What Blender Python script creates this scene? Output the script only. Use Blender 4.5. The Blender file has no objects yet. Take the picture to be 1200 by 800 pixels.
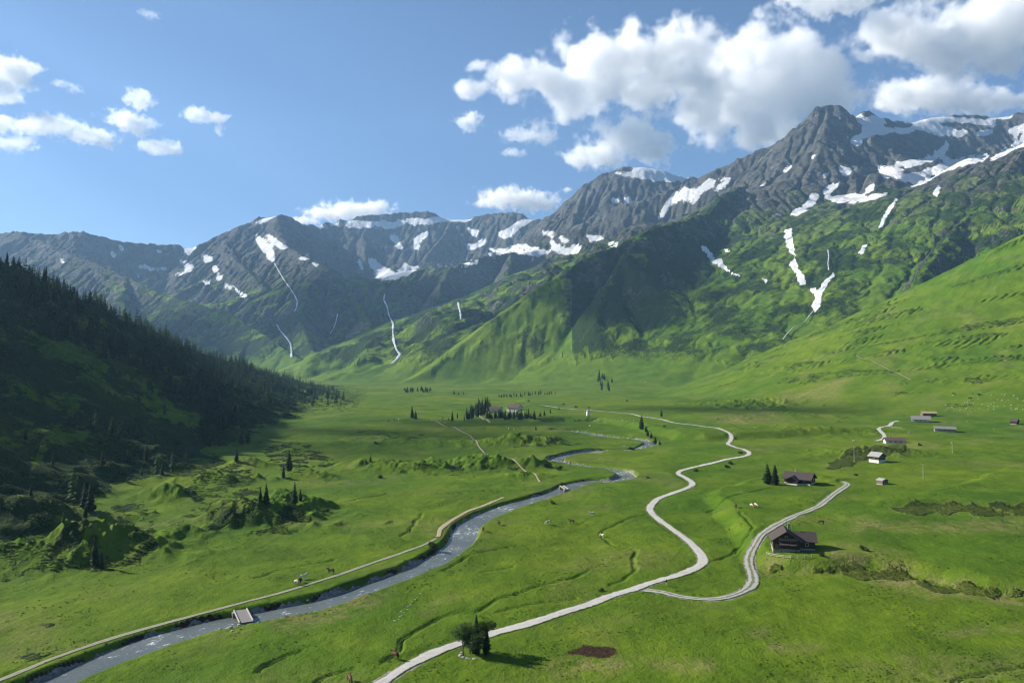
import bpy, bmesh, math, random, time
import numpy as np
from mathutils import Vector, Matrix
T0 = time.time()
sc = bpy.context.scene
COL = sc.collection
R = math.radians

# ------------------------------------------------------------------ camera, sky, sun, exposure
FPX, HZ = 867.0, 60.0                      # focal length in photo pixels (1200 wide), camera height above the valley floor
PITCH = math.atan(25 / FPX)
cam = bpy.data.objects.new('camera', bpy.data.cameras.new('camera'))
COL.objects.link(cam); sc.camera = cam
cam.location = (0, 0, HZ); cam.rotation_euler = (math.pi / 2 + PITCH, 0, 0)
cam.data.sensor_width = 36; cam.data.lens = 36 * FPX / 1200
cam.data.clip_start = 1; cam.data.clip_end = 60000

SUN_EL, SUN_AZ = 28.5, -71.0               # azimuth clockwise from +Y (the view direction); the sun stands to the left, a little ahead
sun_dir = Vector((math.sin(R(SUN_AZ)) * math.cos(R(SUN_EL)), math.cos(R(SUN_AZ)) * math.cos(R(SUN_EL)), math.sin(R(SUN_EL))))
world = bpy.data.worlds.new('World'); sc.world = world; world.use_nodes = True
wn = world.node_tree
sky = wn.nodes.new('ShaderNodeTexSky'); sky.sky_type = 'NISHITA'; sky.sun_disc = False
sky.sun_elevation = R(SUN_EL); sky.sun_rotation = R(SUN_AZ)
sky.altitude = 2200; sky.air_density = 1.1; sky.dust_density = 1.3; sky.ozone_density = 5.0
wn.links.new(sky.outputs[0], wn.nodes['Background'].inputs[0])
wn.nodes['Background'].inputs[1].default_value = 0.055
ld = bpy.data.lights.new('sun', 'SUN'); ld.energy = 5.0; ld.angle = R(0.5); ld.color = (1.0, 0.94, 0.82)
sun = bpy.data.objects.new('sun', ld); COL.objects.link(sun)
sun.location = (-400, 100, 900); sun.rotation_euler = sun_dir.to_track_quat('Z', 'Y').to_euler()
vs = sc.view_settings; vs.view_transform = 'Standard'; vs.look = 'None'; vs.gamma = 1; vs.use_curve_mapping = False
vs.exposure = 1.15
cy = sc.cycles
cy.use_denoising = True; cy.max_bounces = 28; cy.diffuse_bounces = 3; cy.glossy_bounces = 3
cy.transparent_max_bounces = 12; cy.volume_bounces = 26; cy.volume_step_rate = 1.0; cy.volume_max_steps = 96
cy.pixel_filter_type = 'BLACKMAN_HARRIS'; cy.filter_width = 1.15
cy.use_adaptive_sampling = True; cy.adaptive_threshold = 0.02

# ------------------------------------------------------------------ numeric helpers
def sstep(a, b, x):
    t = np.clip((x - a) / (b - a), 0, 1); return t * t * (3 - 2 * t)
def smax(a, b, k):
    h = np.clip(0.5 + 0.5 * (a - b) / k, 0, 1); return b + (a - b) * h + k * h * (1 - h)
_rs = np.random.RandomState(7)
_perm = np.concatenate([_rs.permutation(1024)] * 3).astype(np.int32)
_ang = _rs.rand(1024) * 2 * np.pi
_gx, _gy = np.cos(_ang).astype(np.float32), np.sin(_ang).astype(np.float32)
def perlin(x, y, s=0):
    x = np.asarray(x, dtype=np.float32) + s * 17.31; y = np.asarray(y, dtype=np.float32) - s * 9.77
    xi = np.floor(x); yi = np.floor(y); fx = x - xi; fy = y - yi
    xi = xi.astype(np.int32) & 1023; yi = yi.astype(np.int32) & 1023
    def g(ix, iy, dx, dy):
        h = _perm[_perm[ix & 1023] + (iy & 1023)]; return _gx[h] * dx + _gy[h] * dy
    u = fx * fx * fx * (fx * (fx * 6 - 15) + 10); v = fy * fy * fy * (fy * (fy * 6 - 15) + 10)
    a = g(xi, yi, fx, fy); b = g(xi + 1, yi, fx - 1, fy); c = g(xi, yi + 1, fx, fy - 1); d = g(xi + 1, yi + 1, fx - 1, fy - 1)
    return 1.5 * ((a + (b - a) * u) * (1 - v) + (c + (d - c) * u) * v)
def fbm(x, y, o=4, s=0, gain=0.5):
    r = 0; a = 1
    for i in range(o):
        r = r + a * perlin(x * 2.03 ** i, y * 2.03 ** i, s + i * 3); a *= gain
    return r
def ridged(x, y, o=4, s=0, gain=0.5):
    r = 0; a = 1
    for i in range(o):
        r = r + a * (1 - 2 * np.abs(perlin(x * 2.07 ** i, y * 2.07 ** i, s + i * 5))); a *= gain
    return r

# a photo pixel gives a direction: slopes u = x/y and v = (z - HZ)/y
CP, SP = math.cos(PITCH), math.sin(PITCH)
def uv(px, py):
    w = FPX * CP - (400 - py) * SP
    return (px - 600) / w, (FPX * SP + (400 - py) * CP) / w
def pt(px, py, d):
    u, v = uv(px, py); return (u * d, d, HZ + v * d)
def to_px(x, y, z):
    dz = z - HZ; w = y * CP + dz * SP
    return 600 + FPX * x / w, 400 - FPX * (dz * CP - y * SP) / w

def seg_dist(x, y, a, b):
    """distance from points to a plan segment and the position 0..1 along it"""
    ax, ay = a[0], a[1]; dx, dy = b[0] - ax, b[1] - ay; L = dx * dx + dy * dy + 1e-9
    t = np.clip(((x - ax) * dx + (y - ay) * dy) / L, 0, 1)
    ex = x - ax - t * dx; ey = y - ay - t * dy
    d = np.sqrt(ex * ex + ey * ey)
    return d, t, (dx * ey - dy * ex) / (np.sqrt(L) * d + 1e-6)      # last: side, -1 right .. +1 left
def line_dist(x, y, P):
    d = np.full(np.shape(x), 1e9)
    for a, b in zip(P[:-1], P[1:]):
        d = np.minimum(d, seg_dist(x, y, a, b)[0])
    return d

# ------------------------------------------------------------------ mountains: ridge lines read off the photo, given distances
# (px, py, distance in m); slopes (left of travel, right of travel)
RIDGES = {
 'far': [
  ([(-260,300,5600),(-100,285,5400),(0,272,5200),(30,270,5000),(60,272,5000),(100,270,5000),(140,281,5100),(180,284,5200),(215,285,5300),(235,284,5300),(262,272,5400),(285,262,5400),(305,252,5500),(325,248,5500),(341,253,5600),(352,262,5700),(385,258,5900),(410,253,6000),(440,250,6100),(470,248,6200),(500,246,6200),(530,253,6200),(560,251,6200),(600,246,6100),(625,253,6000),(660,262,5900)], 0.9, 0.72),
  ([(40,275,5000),(70,292,4600),(110,305,4200),(150,322,3950),(190,343,3700),(230,353,3500),(265,362,3350),(300,383,3100),(335,405,2900),(370,428,2700)], 0.75, 0.55),
  ([(150,322,3950),(140,345,3600),(150,372,3300),(175,398,3000)], 0.6, 0.6),
  ([(325,248,5500),(328,272,5050),(338,288,4700),(362,300,4400),(388,312,4150),(402,330,3900),(425,360,3550),(440,395,3200),(452,428,2900)], 0.75, 0.7),
  ([(262,272,5400),(275,300,4800),(300,322,4300),(318,345,3900)], 0.65, 0.65),
  ([(388,312,4150),(360,335,3800),(350,370,3400),(365,405,3000),(385,430,2750)], 0.75, 0.75),
  ([(440,250,6100),(425,275,5700),(430,300,5300)], 0.9, 0.9),
  ([(530,253,6200),(520,275,5800),(500,297,5400)], 0.9, 0.9),
 ],
 'dome': [
  ([(628,262,5200),(650,246,5100),(672,226,5000),(690,211,4950),(705,203,4920),(730,194,4900),(752,191,4900),(775,195,4900),(800,204,4900),(830,208,4950),(862,211,5000),(900,215,5100)], 0.8, 0.95),
  ([(690,211,4950),(676,245,4650),(664,280,4350)], 0.9, 0.8),
  ([(775,195,4900),(800,228,4600),(815,250,4400)], 0.8, 0.9),
  ([(672,270,4500),(640,286,4250),(600,293,4150),(560,300,4050),(525,312,3980),(490,327,3900),(462,338,3850)], 1.2, 0.22),
  ([(600,293,4150),(590,330,3650),(570,365,3200)], 1.0, 1.0),
  ([(525,312,3980),(510,350,3500),(490,395,3050)], 0.95, 1.0),
 ],
 'green': [
  ([(868,216,3350),(852,222,3200),(842,232,3050),(830,246,2900),(800,254,2700),(770,262,2520),(752,268,2440),(730,279,2380),(700,290,2300),(660,313,2200),(620,338,2140),(580,366,2080),(540,396,2020),(505,424,1960),(480,438,1930)], 0.85, 0.66),
  ([(752,268,2440),(728,300,2240),(706,335,2070),(698,370,1930),(706,410,1800),(716,450,1660)], 0.55, 0.95),
  ([(790,256,2640),(790,300,2380),(776,340,2200),(770,380,2050)], 0.8, 0.95),
  ([(862,218,3300),(842,262,2950),(836,290,2760),(846,330,2520),(842,370,2300),(826,415,1980),(815,452,1750)], 0.8, 0.7),
  ([(846,330,2520),(890,345,2380),(900,380,2150),(886,425,1850)], 0.6, 0.8),
  ([(870,222,3300),(893,250,3060),(905,290,2820)], 0.8, 0.9),
 ],
 'peak': [
  ([(845,222,4100),(868,207,4050),(895,186,4000),(925,159,3980),(945,140,3980),(958,124,4000),(970,121,4000),(985,123,4000),(995,132,4050),(1003,135,4100),(1010,128,4150),(1022,130,4200),(1040,139,4300),(1060,141,4400),(1100,132,4500),(1130,132,4500),(1165,134,4500),(1200,128,4450),(1300,120,4400),(1420,120,4300)], 0.8, 0.95),
  ([(970,121,4000),(966,155,3720),(956,188,3500),(938,216,3320),(928,248,3120)], 0.85, 0.8),
  ([(925,159,3980),(905,200,3700),(885,222,3500)], 0.8, 0.8),
  ([(985,123,4000),(1000,165,3750),(1040,180,3600),(1080,182,3550),(1120,192,3500)], 1.1, 0.5),
  ([(1420,90,3000),(1300,120,2950),(1200,168,2850),(1160,188,2800),(1120,208,2720),(1085,222,2660),(1040,236,2600),(1000,250,2560),(965,266,2520)], 0.62, 0.3),
  ([(1120,208,2720),(1090,250,2420),(1050,290,2150),(1010,335,1880),(985,375,1650)], 0.6, 0.85),
  ([(1200,168,2850),(1170,215,2450),(1120,260,2120),(1080,310,1800),(1060,350,1600)], 0.65, 0.85),
  ([(1000,250,2560),(985,290,2300),(962,330,2080),(965,360,1950),(945,400,1750)], 0.6, 0.75),
 ],
}
GX0, GX1, GY0, GY1, CELL = -5600.0, 5000.0, 700.0, 7400.0, 12.0
gx = np.arange(GX0, GX1, CELL, dtype=np.float32); gy = np.arange(GY0, GY1, CELL, dtype=np.float32)
MX, MY = np.meshgrid(gx, gy)
def tents(x, y, ridges):
    h = np.full(x.shape, -400.0, np.float32); dm = np.full(x.shape, 1e5, np.float32)
    for P, sl, sr in ridges:
        W = [pt(*p) for p in P]
        for a, b in zip(W[:-1], W[1:]):
            d, t, side = seg_dist(x, y, a, b)
            s = sr + (sl - sr) * (0.5 + 0.5 * np.clip(side * 1.4, -1, 1))
            zt = a[2] + (b[2] - a[2]) * t
            # steeper near the crest, easing out below
            hh = zt - s * d * (1.12 - 0.30 * np.clip(d / 1100, 0, 1))
            h = np.maximum(h, hh); dm = np.minimum(dm, d)
    return h, dm
wx = MX + 45 * fbm(MX / 520, MY / 520, 3, 11); wy = MY + 45 * fbm(MX / 520, MY / 520, 3, 23)
MASS = {}
DMIN = np.full(MX.shape, 1e5, np.float32)
for k, rr in RIDGES.items():
    MASS[k], dm = tents(MX, MY, rr)
    h2, _ = tents(wx, wy, rr)
    w = sstep(60, 350, dm)
    MASS[k] = MASS[k] * (1 - w) + h2 * w
    DMIN = np.minimum(DMIN, dm)
keys = list(MASS)
HM = MASS[keys[0]]
OWN = np.zeros(HM.shape, np.int8)
for i, k in enumerate(keys[1:], 1):
    OWN = np.where(MASS[k] > HM, i, OWN); HM = smax(HM, MASS[k], 25)
amp = sstep(20, 420, DMIN)
HM = HM - amp * 85 * (0.7 - 0.5 * ridged(wx / 430, wy / 430, 4, 31)) + 12 * fbm(MX / 160, MY / 160, 3, 47) * (0.25 + amp)

def erode(h, n, steps, rounds, seed, CELL=CELL):
    """droplets run down the slopes together, cutting gullies and leaving fans"""
    rs = np.random.RandomState(seed); H, W = h.shape; h = (h / CELL).astype(np.float64)
    for _ in range(rounds):
        x = rs.rand(n) * (W - 3) + 1; y = rs.rand(n) * (H - 3) + 1
        dx = np.zeros(n); dy = np.zeros(n); vel = np.ones(n); wat = np.ones(n); sed = np.zeros(n)
        hf = h.ravel()
        for _s in range(steps):
            ix = x.astype(int); iy = y.astype(int); fx = x - ix; fy = y - iy; i0 = iy * W + ix
            a = hf[i0]; b = hf[i0 + 1]; c = hf[i0 + W]; d = hf[i0 + W + 1]
            gxx = (b - a) * (1 - fy) + (d - c) * fy; gyy = (c - a) * (1 - fx) + (d - b) * fx
            z = a * (1 - fx) * (1 - fy) + b * fx * (1 - fy) + c * (1 - fx) * fy + d * fx * fy
            dx = dx * 0.25 - gxx * 0.75; dy = dy * 0.25 - gyy * 0.75
            L = np.sqrt(dx * dx + dy * dy) + 1e-6; dx /= L; dy /= L
            x2 = np.clip(x + dx, 1, W - 3); y2 = np.clip(y + dy, 1, H - 3)
            jx = x2.astype(int); jy = y2.astype(int); ex = x2 - jx; ey = y2 - jy; j0 = jy * W + jx
            z2 = hf[j0] * (1 - ex) * (1 - ey) + hf[j0 + 1] * ex * (1 - ey) + hf[j0 + W] * (1 - ex) * ey + hf[j0 + W + 1] * ex * ey
            dz = z2 - z
            cap = np.maximum(-dz, 0.01) * vel * wat * 3.0
            dep = np.where(dz > 0, np.minimum(dz, sed), (sed - cap) * 0.25)
            er = np.minimum((cap - sed) * 0.25, np.maximum(-dz, 0))
            am = np.where((sed > cap) | (dz > 0), np.minimum(dep, 0.02), -np.minimum(er, 0.05))
            sed = sed - am
            w4 = [(1 - fx) * (1 - fy), fx * (1 - fy), (1 - fx) * fy, fx * fy]
            hf += sum(np.bincount(i0 + o, am * w, minlength=hf.size)[:hf.size] for o, w in zip((0, 1, W, W + 1), w4))
            vel = np.sqrt(np.maximum(vel * vel * 0.9 - dz * 1.2, 0.05)); wat *= 0.975; x, y = x2, y2
        h = hf.reshape(H, W)
    return (h * CELL).astype(np.float32)
HE = erode(HM, 60000, 64, 8, 3)
DE = np.clip(HE - HM, -75, 12)
DE = (DE * 2 + np.roll(DE, 1, 0) + np.roll(DE, -1, 0) + np.roll(DE, 1, 1) + np.roll(DE, -1, 1)) / 6
HM = HM + DE * (0.35 + 0.65 * amp) * (0.25 + 0.75 * sstep(60, 320, HM + 90 * fbm(MX / 300, MY / 300, 2, 37))) * np.where(OWN >= 2, 0.30 + 0.5 * sstep(550, 900, HM), 1.0)
print('erosion', float(DE.min()), float(DE.max()), float(np.abs(DE).mean()))
def bilin(A, x, y):
    fx = np.clip((x - GX0) / CELL, 0, A.shape[1] - 1.001); fy = np.clip((y - GY0) / CELL, 0, A.shape[0] - 1.001)
    ix = fx.astype(np.int32); iy = fy.astype(np.int32); fx = fx - ix; fy = fy - iy
    fx = fx * fx * (3 - 2 * fx) * 0.5 + fx * 0.5; fy = fy * fy * (3 - 2 * fy) * 0.5 + fy * 0.5
    return (A[iy, ix] * (1 - fx) + A[iy, ix + 1] * fx) * (1 - fy) + (A[iy + 1, ix] * (1 - fx) + A[iy + 1, ix + 1] * fx) * fy
# a finer sheet over the part in view: crags first, then rills cut into them
FX0, FX1, FY0, FY1, FC = -4300.0, 3500.0, 1150.0, 6600.0, 7.0
FXX, FYY = np.meshgrid(np.arange(FX0, FX1, FC, dtype=np.float32), np.arange(FY0, FY1, FC, dtype=np.float32))
HF = bilin(HM, FXX, FYY)
gy_, gx_ = np.gradient(HF, FC); FS = np.sqrt(gx_ ** 2 + gy_ ** 2)
cr = sstep(0.25, 0.9, FS) * sstep(20, 150, HF) * (0.5 + 0.5 * sstep(250, 700, HF))
cr = cr * np.where((np.round(bilin(OWN.astype(np.float32), FXX, FYY)) == 2) & (FXX < 240), 0.4, 1.0)
wxx = FXX + 18 * perlin(FXX / 70, FYY / 70, 203); wyy = FYY + 18 * perlin(FXX / 70, FYY / 70, 207)
HF0 = HF + cr * (15 * (ridged(wxx / 130, wyy / 130, 4, 211, 0.55) - 0.6) + 6 * fbm(wxx / 36, wyy / 36, 2, 217))
HE2 = erode(HF0, 90000, 40, 6, 11, FC)
D2 = np.clip(HE2 - HF0, -28, 5); D2 = (D2 * 4 + np.roll(D2, 1, 0) + np.roll(D2, -1, 0) + np.roll(D2, 1, 1) + np.roll(D2, -1, 1)) / 8
own2 = np.round(bilin(OWN.astype(np.float32), FXX, FYY))
HF = HF0 + D2 * np.where(own2 >= 2, 0.45 + 0.45 * sstep(500, 850, HF0), 1.0) * (0.15 + 0.85 * sstep(60, 300, HF0 + 90 * fbm(FXX / 260, FYY / 260, 2, 221)))
def fine(x, y):
    fx = np.clip((x - FX0) / FC, 0, HF.shape[1] - 1.001); fy = np.clip((y - FY0) / FC, 0, HF.shape[0] - 1.001)
    ix = fx.astype(np.int32); iy = fy.astype(np.int32); fx = fx - ix; fy = fy - iy
    h = (HF[iy, ix] * (1 - fx) + HF[iy, ix + 1] * fx) * (1 - fy) + (HF[iy + 1, ix] * (1 - fx) + HF[iy + 1, ix + 1] * fx) * fy
    w = sstep(0, 120, x - FX0) * sstep(0, 120, FX1 - x) * sstep(0, 120, y - FY0) * sstep(0, 200, FY1 - y)
    return h, w
print('mountain grid', round(time.time() - T0, 1))
# ------------------------------------------------------------------ the valley: floor, side slopes, banks
HILL_Y  = [0, 100, 300, 450, 600, 700, 800, 950, 1150, 1450, 1700, 2000]
HILL_XR = [-640, -640, -640, -560, -415, -428, -429, -436, -438, -438, -438, -438]
HILL_ZR = [235, 235, 240, 212, 143, 131, 115, 87, 61, 27, 8, -20]
HILL_XB = [-100, -118, -160, -182, -190, -205, -220, -245, -290, -320, -350, -380]
G_RIDGE = [pt(*p) for p in [(1450,110,1050),(1320,215,1080),(1200,300,1120),(1150,330,1150),(1100,358,1190),(1050,384,1240),(1000,405,1290),(950,425,1340),(900,440,1400),(850,452,1480)]]
WEST = [(-800,-400,500),(-900,0,490),(-960,400,480),(-1020,750,450),(-1150,1000,400),(-1500,1400,330),(-2100,2000,420)]

def side_slopes(x, y):
    """left forested hill, right alp slope and the valley's west side, outside the frame"""
    xr = np.interp(y, HILL_Y, HILL_XR); zr = np.interp(y, HILL_Y, HILL_ZR); xb = np.interp(y, HILL_Y, HILL_XB)
    xb = xb + 16 * perlin(y / 85, x * 0 + 3.3, 5) + 7 * perlin(y / 31, x / 200, 6)
    t = (xb - x) / (xb - xr)
    prof = np.where(t < 1, np.maximum(t, -1) - 0.10 * np.sin(np.pi * np.clip(t, 0, 1)), 1 - (t - 1) * np.where(y < 560, 0.10, 0.55))
    hill = zr * prof - 3
    hill = hill + (5 * fbm(x / 85, y / 85, 3, 61) + 2.6 * ridged(x / 42, y / 42, 2, 66)) * sstep(0.0, 0.35, t) + 5.5 * fbm(x / 30, y / 30, 3, 68) * sstep(-0.05, 0.06, t) * sstep(0.7, 0.3, t)
    hill = np.where(t < -0.3, -60, hill)
    g = np.full(x.shape, -100.0)
    for a, b in zip(G_RIDGE[:-1], G_RIDGE[1:]):
        d, tt, side = seg_dist(x, y, a, b)
        z = a[2] + (b[2] - a[2]) * tt
        fr = z * np.exp(-d / (0.62 * z + 150) * 0.9) - d * 0.1          # concave apron towards the meadow
        wl = 0.5 + 0.5 * np.clip(side * 1.5, -1, 1); h = (z - d * 0.45) * (1 - wl) + fr * wl
        g = np.maximum(g, h)
    # shallow runnels down the right slope
    al, ac = -0.82 * x + 0.57 * y, 0.57 * x + 0.82 * y
    g = g + (5.0 * perlin(ac / 46 + 0.6 * perlin(al / 120, ac / 120, 73), al / 300, 71) + 1.1 * perlin(ac / 19, al / 130, 72) + 1.2 * fbm(x / 15, y / 15, 2, 74)) * sstep(12, 60, g)
    w = np.full(x.shape, -100.0)
    for a, b in zip(WEST[:-1], WEST[1:]):
        d, tt, side = seg_dist(x, y, a, b); w = np.maximum(w, a[2] + (b[2] - a[2]) * tt - 0.78 * d)
    return hill, g, w
# mounds: (px, py, distance, half width, half depth, height)
def floor0(x, y):
    z = 0.0045 * np.maximum(y - 250, 0) + 0.020 * np.maximum(x - 60, 0) * sstep(260, 520, y)
    z = z + 1.3 * fbm(x / 110, y / 110, 3, 81) * sstep(100, 260, y)
    # rolling ground in the middle of the valley
    z = z + 2.2 * sstep(430, 560, y) * sstep(1500, 900, y) * sstep(120, -20, x) * np.maximum(fbm(x / 140, y / 70, 2, 83) + 0.15, 0)
    z = z + 0.5 * fbm(x / 24, y / 24, 3, 85) + 0.15 * fbm(x / 6, y / 6, 2, 88)
    return z
def solve(px, py, fn, y0=75, y1=3000, n=2600):
    """first point where the pixel's ray meets the surface fn"""
    u, v = uv(px, py); ys = np.exp(np.linspace(math.log(y0), math.log(y1), n))
    z = fn(u * ys, ys); k = np.argmax(z >= HZ + v * ys)
    if k == 0: k = n - 1
    y = ys[k]; return (u * y, y, float(z[k]))
def base_flat(x, y):
    hill, g, w = side_slopes(x, y)
    return smax(smax(floor0(x, y), hill, 6), g, 10)
def path3(P): return [solve(a, b, base_flat) for a, b in P]
def resample(P, step):
    """smooth Catmull-Rom through the points, even spacing in plan"""
    P = np.array(P)[:, :2]; Q = np.vstack([2 * P[0] - P[1], P, 2 * P[-1] - P[-2]]); out = []
    for i in range(1, len(Q) - 2):
        for t in np.linspace(0, 1, 14, endpoint=False):
            a, b, c, d = Q[i - 1], Q[i], Q[i + 1], Q[i + 2]
            out.append(0.5 * (2 * b + (c - a) * t + (2 * a - 5 * b + 4 * c - d) * t * t + (3 * b - a - 3 * c + d) * t ** 3))
    out.append(P[-1]); out = np.array(out)
    L = np.concatenate([[0], np.cumsum(np.hypot(*np.diff(out, axis=0).T))]); s = np.arange(0, L[-1], step)
    return np.stack([np.interp(s, L, out[:, 0]), np.interp(s, L, out[:, 1])], 1)

RIVER_PX = [(10,815),(54,797),(106,775),(172,750),(236,731),(285,721),(341,710),(395,696),(458,674),(493,661),(515,649),(534,637),(543,625),(550,612),(572,600),(600,591),(628,582),(656,573),(671,567),(696,562),(722,560),(735,555),(725,550),(710,547),(687,544),(662,541),(651,535),(677,529),(709,526),(740,526),(757,522),(762,517),(746,513),(727,512),(702,509),(677,505),(650,503)]
ROAD_PX = [(428,812),(450,797),(480,779),(512,763),(545,752),(580,741),(630,727),(680,711),(730,694),(770,681),(805,670),(823,659),(818,645),(800,628),(780,614),(763,600),(763,592),(772,584),(790,577),(806,572),(811,566),(804,560),(795,555),(800,551),(825,545),(850,539),(870,535),(878,531),(872,527),(862,524),(853,520),(857,515),(850,512),(830,507),(790,501),(775,497),(760,494),(740,490),(720,488),(682,484),(642,480),(615,478)]
TRACK_PX = [(756,691),(775,694),(800,699),(825,702),(850,700),(872,692),(882,682),(881,670),(878,657),(886,646),(899,634),(919,622),(940,612),(962,601),(976,589),(990,577),(993,573),(986,568)]
FARM_PX = [(1026,517),(1035,514),(1036,510),(1030,504),(1033,501),(1042,499),(1046,495),(1052,493)]
PATH_PX = [(-30,806),(0,797),(60,772),(130,748),(200,728),(265,711),(330,694),(400,672),(450,655),(482,644),(500,636.5),(512,630)]
PATH2_PX = [(513,629),(519,617),(545,601),(570,591),(592,582)]
TRAIL_PX = [(505,492),(515,496),(537,504),(552,512),(558,520),(566,529),(580,539),(600,546),(622,556),(634,566)]
LANE_PX = [(574,496),(566,491),(561,487),(566,484),(580,481)]
SLOPE_PX = [(1003,416),(1012,421),(1022,423),(1035,430),(1050,437),(1068,446)]
DITCH_PX = [
 [(604,696),(582,704),(562,716),(538,719),(515,723),(492,736),(473,750),(466,762),(450,775)],
 [(760,602),(742,606),(725,612),(704,622),(712,632),(725,641),(742,645),(744,662),(732,676),(712,686)],
 [(688,670),(668,679),(650,684),(625,689),(602,696)],[(675,701),(640,706),(600,714),(582,716)],
 [(812,660),(830,656),(850,651),(868,640),(882,631)],[(882,631),(873,618),(867,610)],
 [(415,782),(398,787),(382,793),(366,802)],[(352,762),(337,770),(322,776),(300,788)],
 [(520,668),(545,655),(570,645),(600,640)],[(565,670),(585,667),(604,663)],
 [(300,676),(330,667),(368,660),(395,655)],[(470,628),(480,620),(490,608),(496,600)],
 [(1120,800),(1150,790),(1180,784),(1215,777)],[(400,590),(430,583),(455,577)],[(500,580),(530,578),(560,576),(585,572)],
 [(830,600),(850,592),(880,585),(905,578)],
]
def world_line(px, step=3.0): return resample(path3(px), step)
RIVER = world_line(RIVER_PX, 3); ROAD = world_line(ROAD_PX, 2.5); TRACK = world_line(TRACK_PX, 2.5); FARM = world_line(FARM_PX, 4)
PATHA = world_line(PATH_PX, 2.5); PATHB = world_line(PATH2_PX, 2.5); TRAIL = world_line(TRAIL_PX, 4); LANE = world_line(LANE_PX, 4); SLOPEP = world_line(SLOPE_PX, 6)
DITCH = []
for d in DITCH_PX:
    q = world_line(d, 1.5); k = np.sin(np.linspace(0, np.pi, len(q)))[:, None] ** 0.3
    q = q + k * np.stack([1.1 * perlin(q[:, 0] / 7, q[:, 1] / 7, 301) + 1.5 * perlin(q[:, 0] / 19, q[:, 1] / 19, 303), 1.1 * perlin(q[:, 0] / 7, q[:, 1] / 7, 305) + 1.5 * perlin(q[:, 0] / 19, q[:, 1] / 19, 307)], 1); DITCH.append(q)
TERRACE = [solve(a, b, floor0)[:2] for a, b in [(890,655),(905,663),(925,667),(955,667),(985,662),(1020,663),(1060,669),(1110,680),(1160,690),(1205,698)]]
TERRACE = [tuple(p) for p in TERRACE] + [(TERRACE[-1][0] + 250, TERRACE[-1][1] - 20), (700, 420), (420, 480), (200, 470), (TERRACE[0][0] + 14, 330)]
BANK2 = [solve(a, b, floor0)[:2] for a, b in [(1030,601),(1070,600),(1120,601),(1180,604),(1240,606)]]
BANK2 = BANK2 + [(700, 330), (700, 430), (330, 460), (210, 340)]
SHELF = [solve(a, b, floor0)[:2] for a, b in [(632,494),(660,493),(700,494),(735,498),(770,506),(800,514),(826,515)]]
SHELF = SHELF + [(330, 600), (420, 900), (300, 1300), (40, 1300), (0, 900)]
def poly_sd(x, y, P):
    """signed distance to a plan polygon, positive inside"""
    d = np.full(x.shape, 1e9); ins = np.zeros(x.shape, bool); n = len(P)
    for i in range(n):
        a, b = P[i], P[(i + 1) % n]; d = np.minimum(d, seg_dist(x, y, a, b)[0])
        c = ((a[1] > y) != (b[1] > y)) & (x < (b[0] - a[0]) * (y - a[1]) / (b[1] - a[1] + 1e-12) + a[0]); ins ^= c
    return np.where(ins, d, -d)
MOUNDS = []
for px, py, rw, rd, hh in [(1020,532,34,16,4.5),(955,566,14,8,2.0),(612,520,26,12,6.5),(648,519,12,8,5),(545,545,40,10,5),(585,548,22,8,4.5),(480,552,26,9,5),(430,545,22,8,4),(455,515,60,18,3),(520,520,60,16,2.5),(590,502,70,12,2),
                       (300,612,22,12,9),(340,596,15,10,7),(150,648,18,10,5),(215,630,14,8,4),(45,655,24,12,6),(110,608,14,9,5),(250,565,17,11,6),(195,582,14,8,6),(360,560,14,9,5),(290,545,14,9,5),(95,650,9,7,4),(262,600,9,6,3.5),(950,508,60,20,2.5),(870,495,50,20,2.5),(610,560,16,8,3.0)]:
    p = solve(px, py, base_flat); MOUNDS.append((p[0], p[1], rw, rd, hh))
for px, py, rw, rd, hh in [(905,468,60,60,7),(860,478,50,40,4),(930,488,40,40,3)]:
    p = solve(px, py, base_flat); MOUNDS.append((p[0], p[1], rw, rd, hh))

def carve(x, y, P, half, depth, bank):
    """how much a channel along P lowers the ground"""
    out = np.zeros(x.shape); P = np.asarray(P)
    m = (x > P[:, 0].min() - bank - half) & (x < P[:, 0].max() + bank + half) & (y > P[:, 1].min() - bank - half) & (y < P[:, 1].max() + bank + half)
    if not m.any(): return out, np.full(x.shape, 1e9)
    xs, ys = x[m], y[m]; d = np.full(xs.shape, 1e9)
    for k in range(0, len(P) - 1, 12):                       # cull in runs
        Q = P[k:k + 13]; r = bank + half + 2
        mm = (xs > Q[:, 0].min() - r) & (xs < Q[:, 0].max() + r) & (ys > Q[:, 1].min() - r) & (ys < Q[:, 1].max() + r)
        if mm.any(): d[mm] = np.minimum(d[mm], line_dist(xs[mm], ys[mm], [tuple(q) for q in Q]))
    out[m] = depth * sstep(half + bank, half, d); D = np.full(x.shape, 1e9); D[m] = d
    return out, D
RIV_HALF = 3.2
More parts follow.
